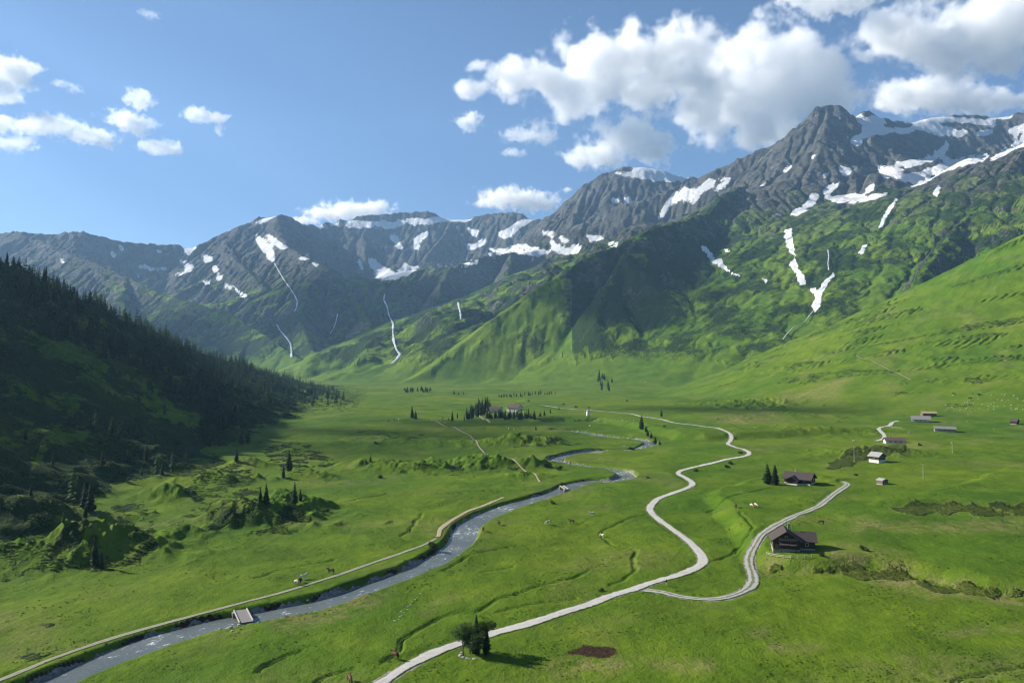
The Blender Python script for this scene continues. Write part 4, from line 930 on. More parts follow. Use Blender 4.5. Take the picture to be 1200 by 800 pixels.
# tall tussocks that the cattle leave standing in the near meadow
M_TUSS = foliage_mat('tussock_grass', (0.036, 0.066, 0.008), (0.070, 0.105, 0.012), (0.130, 0.150, 0.024), 0.3)
TUSS = []
for s_ in range(4):
    r_ = np.random.RandomState(90 + s_); V_, F_ = [], []
    for k_ in range(6):
        a_ = r_.rand() * 6.28; c_ = np.array((r_.uniform(-0.5, 0.5), r_.uniform(-0.5, 0.5), 0)); w_ = np.array((math.cos(a_), math.sin(a_), 0)) * 0.34; t_ = c_ + np.array((r_.uniform(-0.4, 0.4), r_.uniform(-0.4, 0.4), r_.uniform(0.6, 1.0))); b_ = len(V_)
        V_ += [c_ - w_, c_ + w_, t_]; F_ += [(b_, b_ + 1, b_ + 2)]
    TUSS.append((np.array(V_), np.array(F_)))
ok = (OWNER == 0) & (Y < 420) & (PX > -30) & (PX < 1230) & (Dr > 6) & (DRD > 2.6) & VIS; jj, ii = np.nonzero(ok)
w_ = sstep(0.0, 0.45, fbm(X[jj, ii] / 17, Y[jj, ii] / 17, 4, 187)) * Y[jj, ii] ** 1.6; pl = []
for q in rs.choice(len(jj), 15000, p=w_ / w_.sum(), replace=False):
    s = rs.uniform(0.18, 0.5); pl.append((X[jj[q], ii[q]] + rs.uniform(-0.4, 0.4), Y[jj[q], ii[q]] + rs.uniform(-0.4, 0.4), Z[jj[q], ii[q]] - 0.06, s, s * rs.uniform(0.5, 0.9)))
scatter_mass('meadow_tussocks', TUSS, pl, M_TUSS, 'rough grass tussocks scattered over the near meadow')
# larger single bushes
ME_BUSH = [geo_mesh('bush', (leafy(s, 260, 0.55, 0.38, 0.22, 0.13, 7)), M_SHRUB) for s in (71, 72, 73)]
for a, b, s in ((510,642,3.0),(506,640,2.2),(704,692,1.3),(741,527,3.0),(778,500,2.2),(690,482,2.0),(660,567,1.6),(648,590,2.0),(868,531,2.2),(857,544,3),(853,548,2.5),(641,547,4.0),(655,550,3.2),(1003,557,1.9),(1078,522,2.6),(1147,463,3),(1137,467,2.5),(1118,462,2.5),(815,552,2.2),(760,560,1.6),(1012,645,2.2),(905,640,2.0),(963,651,1.6),(660,474,3),(675,477,3),(690,478,2.5),(735,470,3),(440,520,2.6),(447,560,3),(382,600,2.4),(620,470,3)):
    p = ground(a, b); o = bpy.data.objects.new('bush', rnd.choice(ME_BUSH)); COL.objects.link(o); o.location = (p[0], p[1], p[2] - 0.1); o.scale = (s, s, s * 0.9); o.rotation_euler = (0, 0, rnd.uniform(0, 6.28))
    tag(o, 'rounded dark green bush standing alone on the meadow', 'bush', 'single bushes on the meadow')
# ------------------------------------------------------------------ built things
def bmo(name, bm, mat, parent=None):
    me = bpy.data.meshes.new(name); bm.to_mesh(me); bm.free(); return new_obj(name, me, mat, parent)
def bx(bm, c, s, rot=None):
    M = Matrix.Translation(c) @ (rot or Matrix()) @ Matrix.Diagonal((s[0], s[1], s[2], 1)); return bmesh.ops.create_cube(bm, size=1, matrix=M)['verts']
def box_part(name, c, s, mat, parent, rot=None, bevel=0.0):
    bm = bmesh.new(); bx(bm, c, s, rot)
    if bevel: bmesh.ops.bevel(bm, geom=bm.edges[:], offset=bevel, segments=1, affect='EDGES')
    return bmo(name, bm, mat, parent)
def prism(bm, prof, y0, y1):
    a = [bm.verts.new((x, y0, z)) for x, z in prof]; b = [bm.verts.new((x, y1, z)) for x, z in prof]
    bm.faces.new(a); bm.faces.new(b[::-1]); n = len(prof)
    for i in range(n): bm.faces.new((a[i], b[i], b[(i + 1) % n], a[(i + 1) % n]))
    bmesh.ops.recalc_face_normals(bm, faces=bm.faces[:])
def empty(name, loc, rz=0):
    e = bpy.data.objects.new(name, None); COL.objects.link(e); e.location = loc; e.rotation_euler = (0, 0, rz); return e
def plain(name, c0, c1, scale=1.5, stretch=None, rough=0.85, bump=0.0):
    t = NT(name); n = t.noise(t.objc(), scale, 5, 0.65, stretch); t.color(t.ramp(n, [(0.3, c0), (0.7, c1)])); t.rough(rough)
    if bump: t.bump(n, 0.6, bump)
    return t.m
M_TIMBER = plain('dark_timber', (0.030, 0.020, 0.014), (0.075, 0.048, 0.032), 2.0, (0.6, 0.6, 6), bump=0.03)
M_TIMBER2 = plain('weathered_timber', (0.085, 0.065, 0.048), (0.17, 0.135, 0.10), 2.0, (0.6, 0.6, 6), bump=0.03)
M_ROOFD = plain('dark_brown_roof', (0.045, 0.034, 0.032), (0.085, 0.066, 0.062), 3.0, (3, 0.6, 1), bump=0.03)
M_ROOFB = plain('brown_roof', (0.075, 0.045, 0.035), (0.14, 0.085, 0.065), 3.0, (3, 0.6, 1), bump=0.03)
M_ROOFG = plain('grey_shingle_roof', (0.13, 0.12, 0.115), (0.24, 0.225, 0.21), 3.0, (3, 0.6, 1), bump=0.03)
M_ROOFP = plain('pale_shingle_roof', (0.22, 0.215, 0.205), (0.36, 0.35, 0.33), 3.0, (3, 0.6, 1), bump=0.03)
M_HAY = plain('straw_coloured_roof', (0.28, 0.20, 0.09), (0.42, 0.32, 0.17), 3.0, (3, 0.6, 1), bump=0.03)
M_PLASTER = plain('white_plaster', (0.58, 0.56, 0.52), (0.74, 0.72, 0.68), 1.0)
M_STONEW = plain('stone_wall', (0.19, 0.175, 0.155), (0.38, 0.355, 0.32), 3.0, bump=0.05)
M_ROCK = plain('pale_boulder', (0.17, 0.165, 0.155), (0.46, 0.44, 0.41), 1.6, bump=0.08)
M_PLANK = plain('grey_planks', (0.17, 0.155, 0.15), (0.30, 0.28, 0.27), 2.0, (1, 8, 1))
M_PALEW = plain('pale_beam', (0.32, 0.29, 0.24), (0.48, 0.44, 0.37), 2.0, (1, 8, 1))
M_FRAME = plain('window_frame', (0.50, 0.47, 0.42), (0.62, 0.59, 0.54)); M_METAL = plain('grey_metal', (0.22, 0.22, 0.22), (0.34, 0.34, 0.34), rough=0.5)
gl = NT('window_glass'); gl.color((0.02, 0.025, 0.03)); gl.rough(0.08); gl.b.inputs['Specular IOR Level'].default_value = 0.6; M_GLASS = gl.m

def window(root, c, w, h, axis):
    s = (w + 0.16, 0.08, h + 0.16) if axis == 'y' else (0.08, w + 0.16, h + 0.16); win = box_part('window', c, s, M_FRAME, root)
    out = 0.03; sg = (1 if (c[1] if axis == 'y' else c[0]) > 0 else -1) * out; c2 = (c[0], c[1] + sg, c[2]) if axis == 'y' else (c[0] + sg, c[1], c[2])
    box_part('pane', c2, (w, 0.07, h) if axis == 'y' else (0.07, w, h), M_GLASS, win)
def roof_pair(root, W, L, h, rh, ov, mat, thick=0.22, y0=0.0, name='roof', x0=0.0):
    first = None
    for s in (-1, 1):
        bm = bmesh.new(); sl = rh / (W / 2); ex = W / 2 + ov
        prof = [(x0, h + rh + thick), (x0 + s * ex, h + rh - sl * ex + thick), (x0 + s * ex, h + rh - sl * ex), (x0, h + rh)]
        prism(bm, prof, y0 - L / 2 - ov, y0 + L / 2 + ov); o = bmo(name, bm, mat, root); first = first or o
    return first
def chalet(name, px, py, rz, L, W, h, rh, wall, roof, label, base=0.9, ov=0.7, chimney=True, wing=None, porch=False, wins=2, basemat=None, cat='house', plinth=False, sides=1):
    """gabled house: ridge along local y, front gable at -y"""
    p = ground(px, py); zmin = min(float(gz(p[0] + dx, p[1] + dy)) for dx in (-W / 2, W / 2) for dy in (-L / 2, L / 2))
    e = empty(name, (p[0], p[1], p[2]), R(rz)); tag(e, label, cat)
    dp = p[2] - zmin + 1.0
    box_part('foundation', (0, 0, (base - dp) / 2), (W + 0.1, L + 0.1, base + dp), basemat or M_STONEW, e)
    bm = bmesh.new(); prism(bm, [(-W / 2, base), (W / 2, base), (W / 2, h), (0, h + rh), (-W / 2, h)], -L / 2, L / 2); bmo('wall', bm, wall, e)
    rf = roof_pair(e, W, L, h, rh, ov, roof)
    if chimney:
        ch = box_part('chimney', (W * 0.16, L * 0.18, h + rh + 0.35), (0.6, 0.6, 1.8), M_STONEW, rf); box_part('chimney_cap', (W * 0.16, L * 0.18, h + rh + 1.32), (0.8, 0.8, 0.12), M_METAL, rf)
    if wins:
        for k in range(wins):
            x = (k - (wins - 1) / 2) * W / (wins + 0.4); window(e, (x, -L / 2 - 0.03, base + (h - base) * 0.55 + 0.1), 0.8, 0.9, 'y')
        if rh > 1.6: window(e, (0, -L / 2 - 0.03, h + rh * 0.28), 0.7, 0.8, 'y')
        for s in (-1, 1):
            for k in range(max(1, int(L / 4)) if sides else 0): window(e, (s * (W / 2 + 0.03), (k - (max(1, int(L / 4)) - 1) / 2) * 3.2, base + (h - base) * 0.5), 0.8, 0.8, 'x')
    d = box_part('door', (-W * 0.36, -L / 2 - 0.04, base + 0.55), (0.95, 0.09, 1.9), M_TIMBER2, e); box_part('handle', (-W * 0.36 + 0.35, -L / 2 - 0.11, base + 0.6), (0.05, 0.06, 0.18), M_METAL, d)
    if porch:
        po = box_part('porch_roof', (0.4, -L / 2 - 0.95, base + 1.75), (W * 0.62, 1.9, 0.14), roof, e, Matrix.Rotation(R(14), 4, 'X'))
        for sx in (-1, 1): box_part('porch_post', (0.4 + sx * W * 0.28, -L / 2 - 1.7, base * 0.5 + 0.75), (0.16, 0.16, 1.9 + base), M_TIMBER, e)
        bal = box_part('balcony', (0.4, -L / 2 - 0.5, base + 2.55), (W * 0.7, 0.9, 0.12), M_TIMBER, e); box_part('railing', (0.4, -L / 2 - 0.93, base + 2.98), (W * 0.7, 0.06, 0.8), M_TIMBER2, bal)
    if wing:
        s, wl, ww, wh, wr = wing          # side, length outwards, width, wall height, roof height; ridge along x
        bm = bmesh.new(); prism(bm, [(-ww / 2, base), (ww / 2, base), (ww / 2, wh), (0, wh + wr), (-ww / 2, wh)], 0, wl); bmesh.ops.rotate(bm, verts=bm.verts[:], cent=(0, 0, 0), matrix=Matrix.Rotation(R(-90) * s, 3, 'Z'))
        bmesh.ops.translate(bm, verts=bm.verts[:], vec=(s * (W / 2 - 0.02), L * 0.12, 0)); bmo('wing_wall', bm, wall, e)
        box_part('wing_foundation', (s * (W / 2 + wl / 2), L * 0.12, (base - dp) / 2 - 0.01), (wl + 0.06, ww + 0.08, base + dp - 0.02), basemat or M_STONEW, e)
        for q in (-1, 1):
            bm = bmesh.new(); sl = wr / (ww / 2); ex = ww / 2 + ov * 0.8
            prism(bm, [(0, wh + wr + 0.2), (q * ex, wh + wr - sl * ex + 0.2), (q * ex, wh + wr - sl * ex), (0, wh + wr)], -W * 0.3, wl + ov)
            bmesh.ops.rotate(bm, verts=bm.verts[:], cent=(0, 0, 0), matrix=Matrix.Rotation(R(-90) * s, 3, 'Z')); bmesh.ops.translate(bm, verts=bm.verts[:], vec=(s * (W / 2), L * 0.12, 0)); bmo('wing_roof', bm, roof, e)
        window(e, (s * (W / 2 + wl * 0.5), L * 0.12 - ww / 2 - 0.03, base + (wh - base) * 0.5), 0.8, 0.8, 'y')
    if plinth:
        bm = bmesh.new(); bx(bm, (0.8, -L / 2 - 1.6, -dp / 2 + 0.12), (W + 4.5, 3.2, dp + 0.2)); bmo('terrace', bm, M_STONEW, e)
    return e
chalet('timber_chalet', 920, 642, -14, 8.0, 7.6, 3.3, 2.6, M_TIMBER, M_ROOFD, 'dark timber chalet with side wing on the terrace above the gravel track', base=0.7, wing=(1, 4.6, 5.4, 3.0, 2.0), porch=True)
chalet('timber_chalet', 937, 566, 52, 12.0, 8.2, 2.9, 2.3, M_TIMBER, M_ROOFD, 'low brown chalet with long roof beside two spruces', base=0.6, ov=0.9, wing=(-1, 3.2, 5.0, 2.5, 1.4), wins=2, basemat=M_PLASTER)
chalet('stone_hut', 1028, 541, 28, 6.2, 6.0, 3.6, 1.9, M_TIMBER, M_ROOFP, 'small hut with white base and pale grey roof below the dark mound', base=1.5, basemat=M_PLASTER, chimney=False, wins=2)
chalet('shed', 1034, 567, 20, 3.4, 3.4, 1.9, 0.7, M_TIMBER2, M_ROOFP, 'tiny timber shed with pale roof in open pasture', base=0.3, ov=0.3, chimney=False, wins=1, cat='shed', sides=0)
chalet('farm_barn', 1048, 519, 76, 12.0, 7.4, 2.0, 1.7, M_PLASTER, M_ROOFB, 'long low white walled barn with brown roof beside the bent lane', base=0.5, basemat=M_PLASTER, wins=1, cat='barn')
chalet('farmhouse', 1079, 494, 62, 14.0, 9.0, 2.6, 2.5, M_PLASTER, M_ROOFG, 'grey roofed farmhouse with straw coloured annexe at the lane end', base=0.8, wing=(1, 4.0, 7.0, 2.3, 1.6), wins=2, ov=0.9)
chalet('farm_barn', 1088, 488, 80, 12.0, 7.0, 3.4, 1.6, M_TIMBER2, M_HAY, 'barn with straw coloured roof behind the grey roofed farmhouse', base=0.5, wins=0, chimney=False, cat='barn')
chalet('farm_barn', 1107, 505, 64, 14.0, 7.6, 2.1, 1.5, M_STONEW, M_ROOFG, 'long stone cattle barn with grey roof below the upper farm', base=0.6, wins=1, chimney=False, cat='barn')
chalet('hay_hut', 1189, 497, 35, 4.6, 5.2, 2.6, 1.8, M_TIMBER, M_ROOFD, 'lone dark hay hut among pale stones on the upper pasture', base=0.5, chimney=False, wins=0, cat='hut')
chalet('farmhouse', 581, 483, 78, 13.0, 9.5, 4.2, 2.6, M_PLASTER, M_ROOFB, 'white gabled farmhouse with brown roof touching the spruce grove', base=0.8, wins=2)
chalet('farmhouse', 603, 483, 60, 14.0, 11.0, 5.6, 3.4, M_PLASTER, M_ROOFB, 'tall white and brown farmhouse behind the row of spruces', base=0.8, wins=3, porch=False)
chalet('transformer_tower', 689, 487, 20, 2.6, 2.6, 4.6, 1.5, M_PLASTER, M_ROOFG, 'narrow white tower hut with grey roof beside the gravel road', base=0.4, ov=0.2, chimney=False, wins=0, cat='tower')

# garden fence in front of the dark chalet
def fence(pxs, label):
    Q = [ground(a, b) for a, b in pxs]; e = empty('garden_fence', Q[0]); tag(e, label, 'fence')
    for i, q in enumerate(Q):
        box_part('post', (q[0] - Q[0][0], q[1] - Q[0][1], q[2] - Q[0][2] + 0.45), (0.12, 0.12, 1.3), M_PALEW, e)
        if i:
            a, b = Vector(Q[i - 1]) - Vector(Q[0]), Vector(q) - Vector(Q[0]); d = b - a; rot = d.to_track_quat('X', 'Z').to_matrix().to_4x4()
            for zz in (0.45, 0.85): box_part('rail', (a + b) / 2 + Vector((0, 0, zz)), (d.length, 0.06, 0.1), M_PALEW, e, rot)
fence([(898,650),(904,652),(911,653),(919,654),(927,654.5),(935,654.5),(943,654),(951,653)], 'low weathered garden fence in front of the dark chalet with side wing')
fence([(1042,500),(1046,501),(1051,501.5),(1056,502)], 'short pale fence beside the bent farm lane')
# utility poles
def pole(px, py, hpx, label):
    p = ground(px, py); h = hpx * p[1] / FPX; e = empty('utility_pole', p); tag(e, label, 'pole', 'wooden utility poles on the pasture')
    bm = bmesh.new(); bmesh.ops.create_cone(bm, cap_ends=True, segments=8, radius1=0.17, radius2=0.11, depth=h + 0.6, matrix=Matrix.Translation((0, 0, h / 2 - 0.3))); bmo('post', bm, M_PALEW, e)
    a = box_part('crossarm', (0, 0, h - 0.5), (1.5, 0.1, 0.12), M_PALEW, e)
    for x in (-0.65, 0.65):
        bm = bmesh.new(); bmesh.ops.create_cone(bm, cap_ends=True, segments=8, radius1=0.06, radius2=0.04, depth=0.2, matrix=Matrix.Translation((x, 0, h - 0.34))); bmo('insulator', bm, M_FRAME, a)
pole(1001, 541, 18, 'pale utility pole rising before the dark mound'); pole(1082, 562, 19, 'pale utility pole standing in open pasture'); pole(1116, 531, 14, 'pale utility pole near the cattle barn')

# bridges
def bridge(px, py, rz, L, W, label, npl):
    p = ground(px, py); j = int(np.argmin(np.hypot(RIVER[:, 0] - p[0], RIVER[:, 1] - p[1]))); c = RIVER[j]; z = RIV_Z[j] + 1.4
    e = empty('plank_bridge', (c[0], c[1], z), R(rz)); tag(e, label, 'bridge')
    for s in (-1, 1):
        box_part('beam', (0, s * W * 0.36, -0.22), (L, 0.28, 0.36), M_TIMBER2, e); box_part('kerb_beam', (0, s * (W / 2 - 0.12), 0.2), (L, 0.22, 0.24), M_PALEW, e)
        bm = bmesh.new(); bx(bm, (s * (L / 2 - 0.3), 0, -1.1), (1.0, W + 0.6, 1.75)); bmo('abutment', bm, M_STONEW, e)
    me = None
    for k in range(npl):
        x = -L / 2 + (k + 0.5) * L / npl
        if me is None: o = box_part('plank', (0, 0, 0.0), (L / npl - 0.03, W, 0.09), M_PLANK, e, bevel=0.01); me = o.data; o.location = (x, 0, 0.02)
        else: o = bpy.data.objects.new('plank', me); COL.objects.link(o); o.parent = e; o.location = (x, 0, 0.02 + 0.012 * ((k * 7) % 3 - 1))
    return e
bridge(284, 719, 118, 9.6, 3.2, 'plank bridge with pale kerb beams over the near river reach', 30)
bridge(648, 573, 100, 10.0, 2.0, 'small pale footbridge where the sandy trail meets the river', 30)

# ------------------------------------------------------------------ boulders
def boulder(seed):
    rs = np.random.RandomState(seed); bm = bmesh.new(); bmesh.ops.create_icosphere(bm, subdivisions=2, radius=1)
    ax = rs.randn(5, 3)
    for v in bm.verts:
        d = np.array(v.co); f = 1.0
        for a in ax:
            a = a / np.linalg.norm(a); f = min(f, 0.72 / max(np.dot(a, d), 0.1) if np.dot(a, d) > 0.62 else f)
        v.co = Vector(d * f * (1 + 0.08 * rs.randn())); v.co.z *= 0.72
    me = bpy.data.meshes.new('boulder'); bm.to_mesh(me); bm.free(); me.materials.append(M_ROCK); return me
ME_ROCK = [boulder(s) for s in range(5)]
def rock_at(px, py, s, label, group):
    p = ground(px, py); o = bpy.data.objects.new('boulder', rnd.choice(ME_ROCK)); COL.objects.link(o); o.location = (p[0], p[1], p[2] + 0.1 * s); o.scale = (s * rnd.uniform(0.8, 1.2), s * rnd.uniform(0.8, 1.2), s * rnd.uniform(0.7, 1.0)); o.rotation_euler = (rnd.uniform(-0.2, 0.2), rnd.uniform(-0.2, 0.2), rnd.uniform(0, 6.28)); tag(o, label, 'boulder', group)
for k in range(10):
    a = 2.7 + k * 0.24 + rnd.uniform(-0.08, 0.08); rock_at(556 + 17 * math.cos(a), 767 - 5.0 * math.sin(a), rnd.uniform(0.22, 0.6), 'pale boulder in the ring around the roadside trees', 'stones ringing the roadside trees')
for a, b in ((264,734),(267,732),(260,735),(272,739),(258,737),(276,731),(303,729),(270,735)): rock_at(a, b, rnd.uniform(0.3, 0.55), 'pale boulder on the bank beside the plank bridge', 'boulders beside the plank bridge')
for i in range(16): rock_at(462 + 30 * i / 15 + rnd.uniform(-2, 2), 729 - 33 * i / 15 + rnd.uniform(-2, 2), rnd.uniform(0.18, 0.34), 'small white stone in the line across the near meadow', 'white stones lined across the near meadow')
for i in range(60): rock_at(1108 + 92 * rnd.random() ** 1.3, 461 + 20 * rnd.random(), rnd.uniform(0.4, 1.1), 'pale stone scattered on the pasture foot of the grass slope', 'pale stones below the grass slope')
for i in range(14): rock_at(1050 + 120 * rnd.random(), 478 + 45 * rnd.random(), rnd.uniform(0.3, 0.7), 'pale stone lying in the pasture around the farm barns', 'pale stones around the farm barns')
for i in range(26): rock_at(690 + 55 * rnd.random(), 491 + 4 * rnd.random(), rnd.uniform(0.4, 0.8), 'pale stone on the eroded bank below the gravel road', 'stones on the road bank')
for i in range(40):
    j = rnd.randrange(20, len(RIVER) - 5); s = rnd.choice((-1, 1)); t = RIVER[j + 1] - RIVER[j]; t = t / np.linalg.norm(t); q = RIVER[j] + np.array((-t[1], t[0])) * s * rnd.uniform(3.4, 5.0)
    o = bpy.data.objects.new('boulder', rnd.choice(ME_ROCK)); COL.objects.link(o); sc_ = rnd.uniform(0.25, 0.55); o.location = (q[0], q[1], float(gz(q[0], q[1])) + 0.1); o.scale = (sc_, sc_ * 1.2, sc_ * 0.8); o.rotation_euler = (0, 0, rnd.uniform(0, 6)); tag(o, 'grey river boulder at the edge of the water', 'boulder', 'boulders along the river edge')

# ------------------------------------------------------------------ grazing cattle and the walker
def skin_mesh(name, verts, edges, radii, root=0, levels=1):
    me = bpy.data.meshes.new(name); me.from_pydata(verts, edges, []); o = bpy.data.objects.new(name, me); COL.objects.link(o)
    o.modifiers.new('skin', 'SKIN'); sub = o.modifiers.new('sub', 'SUBSURF'); sub.levels = levels; sub.render_levels = levels
    sv = me.skin_vertices[0].data
    for i, r in enumerate(radii): sv[i].radius = r if isinstance(r, tuple) else (r, r)
    sv[root].use_root = True
    dg = bpy.context.evaluated_depsgraph_get(); m = bpy.data.meshes.new_from_object(o.evaluated_get(dg)); bpy.data.objects.remove(o); m.name = name; return m
def cow_mesh(grazing):
    V = [(-0.75, 0, 1.15), (-0.3, 0, 1.08), (0.2, 0, 1.06), (0.62, 0, 1.14)]
    r = [(0.27, 0.30), (0.31, 0.36), (0.31, 0.37), (0.24, 0.32)]; E = [(0, 1), (1, 2), (2, 3)]
    nk = [(0.95, 0, 0.95), (1.18, 0, 0.55), (1.30, 0, 0.30)] if grazing else [(0.95, 0, 1.35), (1.18, 0, 1.52), (1.46, 0, 1.40)]
    b = len(V); V += nk; r += [0.17, 0.14, 0.085]; E += [(3, b), (b, b + 1), (b + 1, b + 2)]
    for s in (-1, 1):
        b = len(V); V += [(1.14 if not grazing else 1.12, s * 0.26, nk[1][2] + 0.08)]; r += [0.035]; E += [(len(V) - 1, 5)]
    for root, x, hind in ((0, -0.78, 1), (3, 0.58, 0)):
        for s in (-1, 1):
            b = len(V); V += [(x, s * 0.20, 0.80), (x + (0.04 if hind else 0.0), s * 0.21, 0.46), (x - (0.08 if hind else -0.02), s * 0.21, 0.30), (x - 0.02, s * 0.21, 0.04)]
            r += [0.15 if hind else 0.12, 0.08, 0.06, 0.055]; E += [(root, b), (b, b + 1), (b + 1, b + 2), (b + 2, b + 3)]
    b = len(V); V += [(-1.02, 0, 1.10), (-1.06, 0, 0.60)]; r += [0.045, 0.05]; E += [(0, b), (b, b + 1)]
    return skin_mesh('cow_body', V, E, r, 1)
def hide_mat(name, c0, c1):
    t = NT(name); oi = t.n('ShaderNodeObjectInfo'); ad = t.n('ShaderNodeVectorMath'); ad.operation = 'ADD'; t.link(t.objc(), ad.inputs[0]); t.link(oi.outputs['Location'], ad.inputs[1])
    t.color(t.ramp(t.noise(ad.outputs[0], 1.3, 1), [(0.47, c0), (0.52, c1)])); t.rough(0.7); return t.m
M_COW = {'white': hide_mat('white_hide', (0.62, 0.58, 0.52), (0.40, 0.34, 0.27)), 'tan': hide_mat('tan_hide', (0.34, 0.20, 0.09), (0.60, 0.52, 0.42)), 'brown': hide_mat('brown_hide', (0.075, 0.035, 0.018), (0.13, 0.06, 0.03))}
CM = [cow_mesh(True), cow_mesh(False)]; CME = {}
for k, m in M_COW.items():
    for g in (0, 1):
        me = CM[g].copy(); me.materials.clear(); me.materials.append(m); CME[k, g] = me
for a, b, k in ((348,685,'tan'),(352,683,'brown'),(355,679,'white'),(388,672,'brown'),(584,615,'brown'),(566,622,'brown'),(642,614,'white'),(670,613,'brown'),(694,604,'white'),(463,772,'brown'),(881,594,'tan'),(886,594,'tan'),(862,595,'brown'),(410,799,'brown'),
                (455,494,'brown'),(462,493,'brown'),(467,492,'white'),(516,494,'white'),(522,496,'tan'),(526,495,'white'),(552,514,'tan'),(570,535,'white'),(596,503,'white'),(602,504,'tan'),(1065,508,'white'),(1000,518,'white'),(705,630,'white'),(691,500,'tan'),(640,516,'white'),(756,448,'white'),(886,502,'white'),(962,614,'brown')):
    p = ground(a, b); o = bpy.data.objects.new('cow', CME[k, rnd.randrange(2)]); COL.objects.link(o); o.location = p; o.rotation_euler = (0, 0, rnd.uniform(0, 6.28)); s = 1.05; o.scale = (s, s, s)
    near_ = 'beside the river path' if b > 670 and a < 400 else 'on the middle meadow'
    tag(o, f'{k} cow grazing or standing on the valley pasture', 'cow', f'{k} cows on the valley pasture')
def person_mesh():
    V = [(0, 0, 0.98), (0, 0, 1.20), (0, 0.01, 1.42), (0, 0.0, 1.52), (0, -0.01, 1.62), (0, -0.015, 1.72)]; r = [(0.15, 0.11), (0.15, 0.11), (0.17, 0.11), 0.055, (0.085, 0.10), (0.075, 0.09)]
    E = [(0, 1), (1, 2), (2, 3), (3, 4), (4, 5)]
    for s in (-1, 1):
        b = len(V); V += [(s * 0.20, 0, 1.40), (s * 0.25, 0.03, 1.12), (s * 0.24, -0.06, 0.88), (s * 0.24, -0.08, 0.78)]; r += [0.062, 0.048, 0.036, 0.034]; E += [(2, b), (b, b + 1), (b + 1, b + 2), (b + 2, b + 3)]
        b = len(V); V += [(s * 0.095, 0, 0.86), (s * 0.11, -0.02 * s, 0.50), (s * 0.12, -0.06 * s + 0.02, 0.10), (s * 0.13, -0.06 * s - 0.12, 0.04)]; r += [0.095, 0.065, 0.045, 0.04]; E += [(0, b), (b, b + 1), (b + 1, b + 2), (b + 2, b + 3)]
    return skin_mesh('person_body', V, E, r, 0)
t = NT('walker_clothes'); sx = t.n('ShaderNodeSeparateXYZ'); t.link(t.objc(), sx.inputs[0])
t.color(t.ramp(t.math('MULTIPLY', sx.outputs[2], 0.5), [(0.0, (0.04, 0.03, 0.025)), (0.05, (0.50, 0.46, 0.38)), (0.47, (0.50, 0.46, 0.38)), (0.48, (0.03, 0.032, 0.04)), (0.76, (0.03, 0.032, 0.04)), (0.77, (0.45, 0.28, 0.20)), (0.83, (0.45, 0.28, 0.20)), (0.86, (0.05, 0.03, 0.02))]))
pm = person_mesh(); pm.materials.append(t.m); p = ground(781, 686)
o = new_obj('person', pm); o.location = p; o.rotation_euler = (0, 0, R(40)); o.scale = (1.06, 1.06, 1.06); tag(o, 'walker in dark jacket and pale trousers standing beside the gravel road', 'person')
print('things', round(time.time() - T0, 1))
